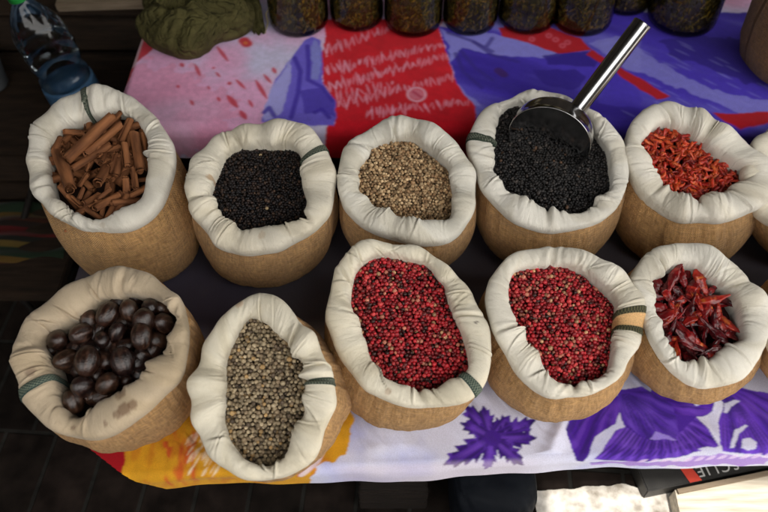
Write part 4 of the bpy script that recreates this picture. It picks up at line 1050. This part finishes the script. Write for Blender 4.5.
pals = [((.12, .005, .007), (.26, .010, .011), (.42, .03, .018)), ((.05, .003, .006), (.13, .006, .009), (.24, .010, .012)), ((.20, .008, .007), (.36, .022, .012), (.60, .13, .025)), ((.035, .003, .005), (.09, .005, .007), (.18, .010, .012))]
BIG = [chili_mesh(500 + k, random.uniform(.036, .052), random.uniform(.0105, .0155), random.uniform(.42, .62), random.uniform(-.6, .6), .30, pals[k % 4], 24, 34, .42) for k in range(16)]
for m_ in BIG: m_.materials.append(M['chili'])
def scatter_chili(s, meshes, n, depth, spread, label, group, seed, tilt, slope, dome, lim=.92, pref=None):
    rg = np.random.default_rng(seed); pts = []
    mx = s.ri.max(); k = 0
    # quasi-regular spread so the mass is covered
    while len(pts) < n and k < 20000:
        k += 1; a, b = rg.uniform(-mx, mx, 2)
        q = math.hypot(a, b) / float(rin(s, np.array(a), np.array(b)))
        if q > lim: continue
        if pts and min(math.hypot(a - p[0], b - p[1]) for p in pts[-int(n * .7):]) < mx * 1.15 / math.sqrt(n): 
            if rg.random() < .97: continue
        pts.append((a, b))
    for i, (a, b) in enumerate(pts):
        h = float(level(s, np.array(a), np.array(b), depth, dome, slope)) + spread * (i / n - .5) * 2 + rg.normal(0, spread * .3)
        ang = rg.normal(pref, .6) if pref is not None and rg.random() < .6 else rg.random() * 2 * PI
        x = s.e1 * math.cos(ang) + s.e2 * math.sin(ang) + s.n * rg.normal(0, tilt); x = norm(x)
        zt = s.n + s.e1 * rg.normal(0, .45) + s.e2 * rg.normal(0, .45); y = norm(np.cross(zt, x)); z = np.cross(x, y)
        if rg.random() < .5: y, z = -y, -z
        o = obj('dried_chili', meshes[i % len(meshes)]); sc = rg.uniform(.85, 1.15)
        o.matrix_world = Matrix.Translation(Vector(world(s, a, b, h))) @ Matrix(np.array([x, y, z]).T.tolist()).to_4x4() @ Matrix.Scale(sc, 4)
        tag(o, label, 'chili', group)
scatter_chili(S10, BIG, 74, .019, .010, 'large wrinkled dark red dried chili in the front right sack', 'large dried chilies in the front right sack', 21, .2, (-.05, .02), .006, .9, 1.15)
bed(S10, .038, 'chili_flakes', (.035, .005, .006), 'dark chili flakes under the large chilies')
pal2 = [((.40, .022, .010), (.56, .055, .015), (.62, .15, .04)), ((.34, .016, .010), (.50, .03, .012), (.58, .09, .03)), ((.15, .008, .008), (.30, .018, .012), (.45, .06, .02)), ((.45, .045, .010), (.58, .085, .018), (.6, .20, .05))]
SML = [chili_mesh(600 + k, random.uniform(.015, .023), random.uniform(.0056, .0080), random.uniform(.5, .8), random.uniform(-1.8, 1.8), .35, pal2[k % 4], 10, 14) for k in range(12)]
for m_ in SML: m_.materials.append(M['chili_small'])
scatter_chili(S5, SML, 190, .018, .0055, 'small orange red dried chili in the back right sack', 'small dried chilies in the back right sack', 22, .3, (-.12, .03), .008, .95)
def chili_bed():
    s = S5; rg = np.random.default_rng(77); Vs = []; Fs = []; Cs = []; k0 = 0
    for i in range(430):
        me = SML[i % len(SML)]; nv = len(me.vertices); co = np.zeros(nv * 3, np.float32); me.vertices.foreach_get('co', co); co = co.reshape(-1, 3)
        cl = np.zeros(nv * 4, np.float32); me.color_attributes['Col'].data.foreach_get('color', cl)
        t = rg.random() * 2 * PI; q = math.sqrt(rg.random()); r = q * float(rin(s, np.cos(t), np.sin(t))); a, b = r * math.cos(t), r * math.sin(t)
        h = float(level(s, np.array(a), np.array(b), .018, .008, (-.12, .03))) - .002 - .009 * rg.random()
        ang = rg.random() * 6.28; x = norm(s.e1 * math.cos(ang) + s.e2 * math.sin(ang) + s.n * rg.normal(0, .2)); y = norm(np.cross(s.n, x)); z = np.cross(x, y)
        Vs.append(co @ np.array([x, y, z]) + world(s, a, b, h))
        Fs.append(grid_faces(14, 10, True) + k0); k0 += nv; Cs.append(cl.reshape(-1, 4)[:, :3] * .8)
    org = s.c - s.n * .02
    o = obj('chili_pile', mesh_data('chili_pile', np.concatenate(Vs) - org, np.concatenate(Fs), np.concatenate(Cs)), M['chili_small'], None, org)
    tag(o, 'deeper layer of small orange red chilies in the back right sack', 'spice', None, 'stuff')
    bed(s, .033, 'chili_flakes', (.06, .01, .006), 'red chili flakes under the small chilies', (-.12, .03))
chili_bed()

# ------------------------------------------------------------------ scoop
def scoop():
    s = S4
    Tc = -FW; Mc = at_plane(np.array(549.), np.array(140.), s.c + s.n * .020, s.n)
    m = norm(Tc * .56 - UPV * .74 - RT * .40)       # out of the mouth
    ax = -m; e = norm(np.cross(ax, RT)); f = np.cross(ax, e)
    R0 = .060
    root = empty('scoop', Mc, 'polished steel scoop with a round tube handle stuck in the black peppercorns', 'scoop')
    prof = [(R0, 0), (R0 * 1.0, .010), (R0 * .99, .020), (R0 * .975, .0245), (R0 * .94, .0275), (R0 * .86, .029), (R0 * .4, .0294), (.0005, .0295)]
    inn = [(max(r - .0012, .0004), z - .0012 if z > .02 else z) for r, z in prof][::-1]
    lip = [(R0 - .0006, -.0012)]
    full = prof[::-1] + [(R0 + .0004, -.0004)] + lip + inn[::-1]
    V, F = lathe_np(full, 96)
    W = V[:, :1] * e + V[:, 1:2] * f + V[:, 2:3] * ax
    obj('bowl', mesh_data('bowl', W, F[:, ::-1]), M['steel'], root)
    # handle from the back of the bowl, up to the right and slightly toward the viewer
    db = ray(573., 113.); depth_b = ((Mc + ax * .02 + UPV * .045 + RT * .03) - CAM) @ FW
    p1 = CAM + ray(572., 116.) * depth_b; p2 = CAM + ray(642., 24.) * (depth_b - .045)
    V, F = tube_np([p1, p1 * .66 + p2 * .34, p1 * .33 + p2 * .67, p2], [.0128, .0130, .0133, .0136], 40)
    h = obj('handle', mesh_data('handle', V - Mc, F[:1]), M['steel'], root)
    d = norm(p2 - p1)
    V, F = tube_np([p2 - d * .0015, p2 + d * .0015, p2 + d * .0022], [.0139, .0139, .0128], 40)
    obj('end_cap', mesh_data('end_cap', V - Mc, F, smooth=False), M['steel'], h)
    V, F = tube_np([p1 - d * .002, p1 + d * .003], [.0150, .0146], 40)
    obj('collar', mesh_data('collar', V - Mc, F, smooth=False), M['steel'], root)
scoop()

# ------------------------------------------------------------------ jars of pickles
JL = ['leftmost jar of pickled peppers on the shelf, beside the olive bag', 'second jar of pickled peppers from the left on the shelf', 'third jar of pickled peppers from the left on the shelf', 'fourth jar of pickled peppers from the left on the shelf',
      'fifth jar of pickled peppers from the left on the shelf', 'sixth jar of pickled peppers, just left of the scoop handle tip', 'jar of pickled peppers set back behind the scoop handle tip', 'rightmost jar of pickled peppers, right of the scoop handle tip']
JP = [(297.5, 40, 59), (356.5, 34, 53), (413.5, 40, 57), (471, 38, 54), (529, 37, 58), (584.5, 39, 61), (628, 18, 50), (688, 40, 68)]
def jar_meshes():
    H = .165; r = 1.
    prof = [(.0005, .0), (.040, .0), (.047, .002), (.0495, .008), (.05, .016), (.05, .115), (.047, .13), (.041, .142), (.040, .15)]
    V, F = lathe_np(prof, 64); glass = mesh_data('glass', V, F)
    V, F = lathe_np([(.0005, .168), (.040, .168), (.043, .165), (.0435, .150), (.0415, .1485)], 64); lid = mesh_data('lid', V, F)
    return glass, lid
JG, JLID = jar_meshes()
JG.materials.append(M['glass']); M['lid'] = mat_noise('lid_tin', (.25, .2, .08), (.35, .28, .12), 30, .4, .8, .1); JLID.materials.append(M['lid'])
def pickles(seed):
    rg = np.random.default_rng(seed); Vs, Fs, Cs = [], [], []; k0 = 0; n = 1250
    prof = [(.0005, .004), (.038, .004), (.0445, .010), (.0455, .02), (.0455, .125), (.0005, .125)]
    V, F = lathe_np(prof, 48); Vs.append(V); Fs4 = F; Cs.append(np.tile([.045, .032, .010], (len(V), 1))); k0 = len(V)
    V0, F0 = ICO1
    for i in range(n):
        t = rg.random() * 2 * PI; z = rg.uniform(.007, .122); rr = .0462 - .0012 * rg.random() - .006 * (z < .012)
        l = rg.uniform(.004, .0078); w_ = rg.uniform(.0015, .0023)
        tang = np.array([-math.sin(t), math.cos(t), 0]); rad = np.array([math.cos(t), math.sin(t), 0]); zz = np.array([0, 0, 1.])
        a = rg.normal(1.25, .45) if rg.random() < .6 else rg.random() * PI
        if z > .06: a += .4
        x = math.cos(a) * tang + math.sin(a) * zz; y = np.cross(rad, x)
        Vs.append(V0 @ np.array([x * l, y * w_, rad * w_ * .7]) + rad * rr + zz * z)
        Fs.append(F0 + k0); k0 += len(V0)
        c = np.array([(.24, .15, .024), (.15, .115, .026), (.085, .056, .016), (.34, .19, .026), (.045, .03, .011)][rg.choice(5, p=[.26, .24, .22, .10, .18])]) * rg.uniform(.6, 1.2)
        Cs.append(np.tile(c, (len(V0), 1)))
    return mesh_data('pickled_peppers', np.concatenate(Vs), [Fs4, np.concatenate(Fs)], np.concatenate(Cs))
PM = [pickles(31), pickles(32), pickles(33)]
for m_ in PM: m_.materials.append(M['pickle'])
PLAB = ['yellow brown pickled peppers in the %s jar' % w_ for w_ in ('leftmost', 'second', 'third', 'fourth', 'fifth', 'sixth', 'set back', 'rightmost')]
for i, (jx, jy, jw) in enumerate(JP):
    pf = at(np.array(jx), np.array(float(jy)), SH + .004); depth = (pf - CAM) @ FW; r_ = jw / 2 / FPX * depth * 1.02
    k = r_ / .05; x, y = pf[0], pf[1] + r_ * .97
    root = empty('pickle_jar', (x, y, SH + .0055), JL[i], 'jar', 'glass jars of pickled peppers on the back shelf')
    g = obj('glass', JG, None, root); l = obj('lid', JLID, None, root)
    root.scale = (k, k, 1.0 * max(.9, min(1.1, k)))
    p = obj('pickled_peppers', PM[i % 3]); p.location = (x, y, SH + .0062); p.rotation_euler = (0, 0, i * 1.9); p.scale = (k * .985, k * .985, max(.9, min(1.1, k)))
    tag(p, PLAB[i], 'pickles', None, 'stuff')

# ------------------------------------------------------------------ olive bag
def bag():
    c = at(np.array(192.), np.array(20.), SH + .03)
    V0, F0 = ico(6)
    V = V0.copy()
    x, y, z = V.T
    ang = np.arctan2(y, x); rad = np.hypot(x, y)
    d = .12 * np.sin(3 * ang + 1) * rad + .08 * np.sin(5 * ang + 2.2) * rad
    # rucked folds swirling round a pinched pit
    cx_, cy_ = x + .18, y + .12
    an2 = np.arctan2(cy_, cx_); rd2 = np.hypot(cx_, cy_)
    wx_ = .9 * (fbm(x + 3, y + z * .3, .8, 4) - .5); wy_ = .9 * (fbm(x + 7, y - z * .3, .8, 6) - .5)
    p1 = an2 * 2.5 + 4.0 * rd2 + 3.5 * wx_; p2 = 4.2 * (x * .5 - y) + 5 * wy_ + .6 * an2
    f1 = np.abs(np.sin(p1)) ** .75; f2 = np.abs(np.sin(p2)) ** .75
    fine = np.abs(np.sin(p1 * 2.6 + 4 * wy_)) ** .8; k_ = sstep(.45, 1.0, rd2)
    fold = (f1 - .6) * (1 - k_) * 1.1 + (f2 - .6) * k_ + .32 * (fine - .6)
    pin = np.exp(-(rd2 / .22) ** 2); up = sstep(-.25, .25, z)
    V = V * (1 + d + .15 * fold * (.3 + .7 * up) + .03 * (fbm(x * 3 + 5, y * 3 + z, .5, 14) - .5))[:, None]
    V[:, 2] -= .75 * pin * up
    V = V * np.array([.095, .085, .052])
    V[:, 2] = np.maximum(V[:, 2], -.030 + .004 * fbm(x, y, .3, 2))
    root = empty('cloth_bag', (c[0], c[1], SH + .004), 'crumpled olive green cloth bag on the shelf left of the jars', 'bag')
    V[:, 2] += .031
    obj('bag_body', mesh_data('bag_body', V, F0), M['olive'], root)
    # flattened strap hanging to the right and its loose thread
    P = np.array([at(np.array(a), np.array(b), SH + h) for a, b, h in ((240., -12., .055), (247., -4., .05), (252., 8., .036), (256., 22., .018), (260., 33., .008))])
    t = np.linspace(0, 1, 24); Q = np.stack([np.interp(t, np.linspace(0, 1, 5), smooth) for smooth in P.T], 1)
    wv = np.linspace(-1, 1, 9); G = []
    for i, p in enumerate(Q):
        w_ = .022 * (1 - .55 * t[i]); G.append(p + np.stack([wv * w_, .3 * wv * w_, .004 * np.cos(wv * 7 + t[i] * 5) + .004 * np.abs(wv)], 1))
    G = np.array(G); top = G.reshape(-1, 3); bot = top - np.array([0, 0, .0035])
    n = len(top); f = grid_faces(24, 9)
    rim = []
    edge = [j for j in range(9)] + [i * 9 + 8 for i in range(1, 24)] + [23 * 9 + j for j in range(7, -1, -1)] + [i * 9 for i in range(22, 0, -1)]
    rim = np.array([[edge[k], edge[(k + 1) % len(edge)], n + edge[(k + 1) % len(edge)], n + edge[k]] for k in range(len(edge))])
    obj('strap', mesh_data('strap', np.concatenate([top, bot]) - np.array(root.location), [f, f[:, ::-1] + n, rim]), M['olive'], root)
    T = np.array([at(np.array(a), np.array(b), SH + h) for a, b, h in ((270., 2., .05), (275., 5., .04), (269., 8., .03), (266., 14., .022), (268., 22., .012), (265., 33., .005))])
    tt = np.linspace(0, 1, 40); Q = np.stack([np.interp(tt, np.linspace(0, 1, 6), v_) for v_ in T.T], 1)
    V, F = tube_np(Q, .0013, 8); obj('loose_thread', mesh_data('loose_thread', V - np.array(root.location), F), M['thread'], root)
bag()

# ------------------------------------------------------------------ bottle
def bottle():
    b = np.array([-.556, .455, .009])
    root = empty('plastic_bottle', b, 'clear plastic bottle with a green cap and blue lower band, behind the cinnamon sack', 'bottle')
    root.rotation_euler = (0, R(-8), 0); root.scale = (1, 1, .89)
    prof = []
    body = [(.0005, .006), (.030, .002), (.040, .004), (.0445, .014), (.045, .03)]
    for k in range(22):
        z = .035 + k * .0075; body.append((.0445 + .0014 * math.sin(k * 1.5) - (.0045 * math.exp(-((z - .12) / .012) ** 2)), z))
    body += [(.0440, .205), (.041, .222), (.034, .240), (.025, .256), (.0165, .268), (.0135, .276), (.0135, .290)]
    V, F = lathe_np(body, 64)
    th = np.arctan2(V[:, 1], V[:, 0]); dent = 1 + .03 * np.sin(5 * th + V[:, 2] * 30) * sstep(.09, .13, V[:, 2]) * (1 - sstep(.20, .24, V[:, 2]))
    V[:, :2] *= dent[:, None]
    obj('bottle_shell', mesh_data('bottle_shell', V, F), M['pet'], root)
    V, F = lathe_np([(.0458, .012), (.0472, .02), (.0476, .05), (.0470, .085), (.0462, .092), (.0005, .0925)], 64); obj('blue_band', mesh_data('blue_band', V, F), M['pet_blue'], root)
    bm = bmesh.new(); V, F = lathe_np([(.0150, .276), (.0165, .277), (.0168, .292), (.0155, .2965), (.0005, .297)], 48)
    obj('cap', mesh_data('cap', V, F), M['green_cap'], root); bm.free()
bottle()

# ------------------------------------------------------------------ crates and clutter at the left
def crate(name, x0, x1, y0, y1, z0, z1, label, mat, lip=None, slats=3):
    root = empty(name, ((x0 + x1) / 2, (y0 + y1) / 2, z0), label, 'crate'); L = np.array(root.location)
    h = (z1 - z0) / slats
    for k in range(slats):
        zc = z0 + h * (k + .5); m = lip if (lip and k == slats - 1) else mat
        box('slat', ((0), y0 - L[1] + .007, zc - L[2]), (x1 - x0, .013, h * .86), m, root)
        box('slat', ((0), y1 - L[1] - .007, zc - L[2]), (x1 - x0, .013, h * .86), m, root)
        box('slat', (x0 - L[0] + .007, 0, zc - L[2]), (.013, y1 - y0 - .03, h * .86), m, root)
        box('slat', (x1 - L[0] - .007, 0, zc - L[2]), (.013, y1 - y0 - .03, h * .86), m, root)
    box('lid_board', (0, 0, z1 - L[2] + .004), (x1 - x0 - .004, y1 - y0 - .004, .007), mat, root)
    return root
crate('wooden_crate', -.80, -.485, .36, .60, FLOOR_Z, -.008, 'dark slatted wooden crate under the plastic bottle', M['wood_dark'])
crate('wooden_crate', -1.05, -.40, .615, .95, FLOOR_Z, .11, 'brown slatted crate standing behind the plastic bottle', M['wood_dark'], None, 4)
pl = box('plank', (-.51, .648, .127), (.22, .05, .018), M['wood_tan'], None, Matrix.Rotation(R(3), 3, 'Z'), .003)
tag(pl, 'pale wooden plank lying on the brown crate at the top left', 'plank')
tb = empty('plastic_tub', (-.765, .545, .0), 'pale grey plastic tub left of the bottle', 'tub')
tb.scale = (.62, .62, .75)
V, F = lathe_np([(.0005, .004), (.045, .004), (.05, .01), (.056, .085), (.060, .09), (.060, .096), (.054, .096), (.047, .012), (.0005, .010)], 48); obj('tub_body', mesh_data('tub_body', V, F), M['pale_plastic'], tb)
# low stool with folded striped cloth
def stripe_cloth():
    nx, ny = 60, 120; x = np.linspace(-.16, .16, nx); t = np.linspace(0, 1, ny); X, T_ = np.meshgrid(x, t)
    Y = .10 - T_ * .20; Z = .05 + .004 * np.sin(X * 40) + .003 * np.sin(T_ * 30 + X * 20)
    q = np.clip(T_ - .7, 0, 1) / .3; Y = np.where(T_ > .7, -.04 - .012 * np.sin(q * PI / 2), Y); Z = np.where(T_ > .7, Z - .05 * q, Z)
    cols = [srgb(60, 90, 60), srgb(60, 90, 60), srgb(170, 130, 50), srgb(120, 60, 30), srgb(60, 40, 30), srgb(150, 30, 30), srgb(180, 50, 40), srgb(50, 50, 40), srgb(170, 140, 60)]
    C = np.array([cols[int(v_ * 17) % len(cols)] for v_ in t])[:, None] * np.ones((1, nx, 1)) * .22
    o = obj('striped_cloth', mesh_data('striped_cloth', np.stack([X, Y, Z], -1).reshape(-1, 3), grid_faces(ny, nx, False, True), C.reshape(-1, 3)), M['print'], None)
    return o
st = empty('low_stool', (-.735, .235, FLOOR_Z), 'low dark stool in the shade left of the cinnamon sack', 'stool')
box('seat', (0, 0, .10), (.34, .22, .02), M['wood_dark'], st)
for sx_ in (-1, 1):
    for sy_ in (-1, 1): box('leg', (.14 * sx_, .08 * sy_, .045), (.025, .025, .088), M['wood_dark'], st)
sc_ = stripe_cloth(); sc_.location = (-.735, .235, FLOOR_Z + .062)
tag(sc_, 'folded cloth with green, yellow and red stripes on the low stool at the left edge', 'cloth')
# thin iron folding stand
fs = empty('folding_stand', (-.60, .08, FLOOR_Z), 'thin dark iron folding stand leaning left of the cinnamon sack', 'stand')
L = np.array(fs.location)
for a, b in ((at(np.array(46.), np.array(140.), .02), at(np.array(6.), np.array(282.), FLOOR_Z + .004)), (at(np.array(-6.), np.array(270.), FLOOR_Z + .06), at(np.array(52.), np.array(330.), FLOOR_Z + .004))):
    V, F = tube_np([a, (a + b) / 2, b], .006, 14); obj('leg', mesh_data('leg', V - L, F), M['black_iron'], fs)
p = at(np.array(8.), np.array(276.), FLOOR_Z + .010); V, F = ICO2; obj('foot', mesh_data('foot', V * .010 + p - L, F), M['pale_plastic'], fs)

# ------------------------------------------------------------------ things under the table front
p = at(np.array(492.), np.array(500.), FLOOR_Z + .06)
def sackcloth(name, c, s, mat, label, cat, seed):
    V0, F0 = ico(5); x, y, z = V0.T
    d = .10 * (fbm(x + z, y - z, .5, seed, 4) - .5) * 2 + .04 * np.abs(np.sin(9 * x + 5 * y + 6 * fbm(x, z, .6, seed)))
    V = V0 * (1 + d)[:, None]; V = np.sign(V) * np.abs(V) ** .45; V = V * np.array(s); V[:, 2] = np.maximum(V[:, 2], -s[2] * .8)
    V[:, 2] += s[2] * .8
    o = obj(name, mesh_data(name, V, F0), mat, None, c); tag(o, label, cat); return o
sackcloth('plastic_bag', (p[0], p[1] + .035, FLOOR_Z + .002), (.062, .07, .07), M['navy'], 'dark navy plastic bag stuffed under the front of the table', 'bag', 3)
cr = at(np.array(405.), np.array(505.), FLOOR_Z + .05)
crate('wooden_crate', cr[0] - .07, cr[0] + .035, cr[1] + .01, cr[1] + .16, FLOOR_Z, FLOOR_Z + .07, 'small brown crate under the front of the table beside the navy bag', M['wood_shaded'], None, 2)

# dark printed carton and pale board at the lower right
def carton():
    z = FLOOR_Z + .034
    a, b = at(np.array(676.), np.array(488.5), z), at(np.array(800.), np.array(463.), z)
    dx = norm(b - a); dy = np.cross([0, 0, 1.], dx); w_ = .36; d_ = .15
    org = a - dx * .045
    root = empty('printed_carton', (*(org + dx * w_ / 2 + dy * (d_ / 2 + .004))[:2], FLOOR_Z), 'flat black carton with a red stripe and upside down pale lettering, under the table edge', 'carton')
    Mx = Matrix((Vector(dx), Vector(dy), Vector((0, 0, 1)))).transposed().to_4x4(); root.matrix_world = Matrix.Translation(root.location) @ Mx
    box('carton_body', (0, 0, .017), (w_, d_, .033), M['black_card'], root, bev=.002)
    def loc2(px, py):
        q = at(np.array(float(px)), np.array(float(py)), z) - np.array(root.location); return q @ dx, q @ dy
    q = [loc2(*v_) for v_ in ((674, 460), (685, 460), (702, 480.5), (690, 483))]
    V = np.array([[x, y, .0346] for x, y in q]); obj('red_stripe', mesh_data('red_stripe', V, np.array([[3, 2, 1, 0]]), smooth=False), M['red_print'], root)
    cu = bpy.data.curves.new('lettering', 'FONT'); cu.body = 'SCLIE'; cu.size = .024; cu.align_x = 'CENTER'; cu.align_y = 'CENTER'; cu.extrude = .0002; cu.space_character = 1.25
    to = bpy.data.objects.new('tmp', cu); COL.objects.link(to)
    dg = bpy.context.evaluated_depsgraph_get(); me = bpy.data.meshes.new_from_object(to.evaluated_get(dg)); bpy.data.objects.remove(to)
    me.materials.clear()
    o = obj('lettering', me, M['white_print'], root); lx, ly = loc2(717, 468)
    o.location = (lx, ly, .0352); o.rotation_euler = (0, 0, PI)
carton()
def board():
    z = FLOOR_Z + .036
    P = [at(np.array(a), np.array(b), z)[:2] for a, b in ((675., 490.), (800., 464.5), (812., 540.), (690., 560.))]
    root = empty('pale_board', (*np.mean(P, 0), FLOOR_Z), 'pale board lying in the sun in front of the black carton', 'board')
    slab('board_top', P[::-1], z - .031, z, M['wood_pale'], root)
    d = norm(P[1] - P[0]); n_ = np.array([-d[1], d[0]])
    slab('edge_strip', [P[0] - n_ * .008 + d * .001, P[1] - n_ * .008, P[1] - n_ * .001, P[0] - n_ * .001 + d * .001], z + .0005, z + .006, M['wood_tan'], root)
board()

# ------------------------------------------------------------------ dark round basket at the upper right of the shelf
def basket():
    c = at(np.array(800.), np.array(60.), SH + .02)
    root = empty('round_basket', (c[0], c[1], SH + .006), 'tall brown sackcloth bundle standing in shade at the upper right end of the shelf', 'bundle')
    prof = [(.0005, .0), (.075, .0), (.095, .012), (.104, .04), (.108, .09), (.105, .14), (.096, .18), (.085, .20), (.08, .205), (.0005, .206)]
    V, F = lathe_np(prof, 96)
    th = np.arctan2(V[:, 1], V[:, 0]); V[:, :2] *= (1 + .02 * np.sin(3 * th) + .012 * np.sin(7 * th + V[:, 2] * 40))[:, None]
    wu = np.stack([th * .1, V[:, 2], 0 * th], -1)
    obj('bundle_body', mesh_data('bundle_body', V, F, np.tile([.34, .30, .26], (len(V), 1)), True, {'wuv': wu}), M['burlap'], root)
basket()

# ------------------------------------------------------------------ stall awning, and unseen walls added to make the shade
AWZ = 2.40
AY = -.955
def sheet(name, V, F, mat, label, cat):
    o = obj(name, mesh_data(name, V, F, smooth=False), mat); tag(o, label, cat); return o
aw = empty('stall_awning', (0, .5, AWZ), 'dark fabric awning stretched over the stall', 'awning')
nx = 60
def panel(x0, x1, y0, y1, z0, z1, nm):
    n = 24; u = np.linspace(0, 1, n); U, W_ = np.meshgrid(u, u)
    X = x0 + (x1 - x0) * U; Y = y0 + (y1 - y0) * W_; Z = z0 + (z1 - z0) * W_ - .04 * np.sin(PI * U) * np.sin(PI * W_)
    G = np.stack([X, Y, Z], -1).reshape(-1, 3) - np.array(aw.location)
    return obj(nm, mesh_data(nm, G, grid_faces(n, n)), M['tarp'], aw)
panel(-3.0, 3.4, AY, 2.2, AWZ, AWZ + .25, 'canopy')
panel(-3.0, .52, -2.0, AY + .0, AWZ - .05, AWZ - .002, 'side_canopy')
bw = box('back_shade_wall', (0, 1.35, .8), (7, .08, 2.1), M['wall'], None, None, .005); tag(bw, 'unseen dark wall added behind the jars to keep the back dim', 'wall')  # out of view, added so the back falls dark
ow = box('sky_block_wall', (0, -3.3, .7), (14, .2, 1.9), M['wall'], None, None, .005); tag(ow, 'unseen dark wall added across the lane to cut low sky light', 'wall')  # out of view, added to block low sky light on the sack sides
sw = box('side_blocker', (-1.15, .3, .8), (.04, 1.8, 2.0), M['wall'], None, None, .005); tag(sw, 'dark curtain added unseen to shade the left side of the stall', 'blocker')  # out of view, added to keep light off the left side

# ------------------------------------------------------------------ light
w_ = bpy.data.worlds.new('World'); scene.world = w_; w_.use_nodes = True
nt = w_.node_tree; bg = nt.nodes['Background']
sky = nt.nodes.new('ShaderNodeTexSky'); sky.sky_type = 'NISHITA'; sky.sun_disc = False
sd = norm([.10, -.30, 1.0])        # direction to the sun
el = math.asin(sd[2]); az = math.atan2(sd[0], sd[1])
sky.sun_elevation = el; sky.sun_rotation = az
hs = nt.nodes.new('ShaderNodeHueSaturation'); hs.inputs['Saturation'].default_value = .12
nt.links.new(sky.outputs[0], hs.inputs['Color']); wm = nt.nodes.new('ShaderNodeMix'); wm.data_type = 'RGBA'; wm.blend_type = 'MULTIPLY'; wm.inputs[0].default_value = 1; wm.inputs[7].default_value = (1.03, .985, .91, 1)
nt.links.new(hs.outputs[0], wm.inputs[6]); nt.links.new(wm.outputs[2], bg.inputs['Color'])
SKY = .66
bg.inputs['Strength'].default_value = SKY
sl = bpy.data.lights.new('sun', 'SUN'); sl.energy = 5; sl.angle = R(.5); sl.color = (1, .95, .87)
so = bpy.data.objects.new('sun', sl); COL.objects.link(so)
so.rotation_euler = Vector(-sd).to_track_quat('-Z', 'Y').to_euler()

# ------------------------------------------------------------------ camera
cd = bpy.data.cameras.new('camera'); cam = bpy.data.objects.new('camera', cd); COL.objects.link(cam)
cam.location = CAM; cam.rotation_euler = (PI / 2 - PITCH, 0, 0)
cd.sensor_width = 36; cd.lens = 35; cd.clip_end = 500; cd.clip_start = .02
cd.dof.use_dof = True; cd.dof.focus_distance = 1.02; cd.dof.aperture_fstop = 3.2
scene.camera = cam
scene.view_settings.view_transform = 'Standard'; scene.view_settings.look = 'None'; scene.view_settings.exposure = 0; scene.view_settings.gamma = 1
scene.cycles.max_bounces = 8; scene.cycles.diffuse_bounces = 3; scene.cycles.glossy_bounces = 4; scene.cycles.transparent_max_bounces = 12
scene.cycles.use_denoising = True
scene.cycles.sample_clamp_indirect = 4
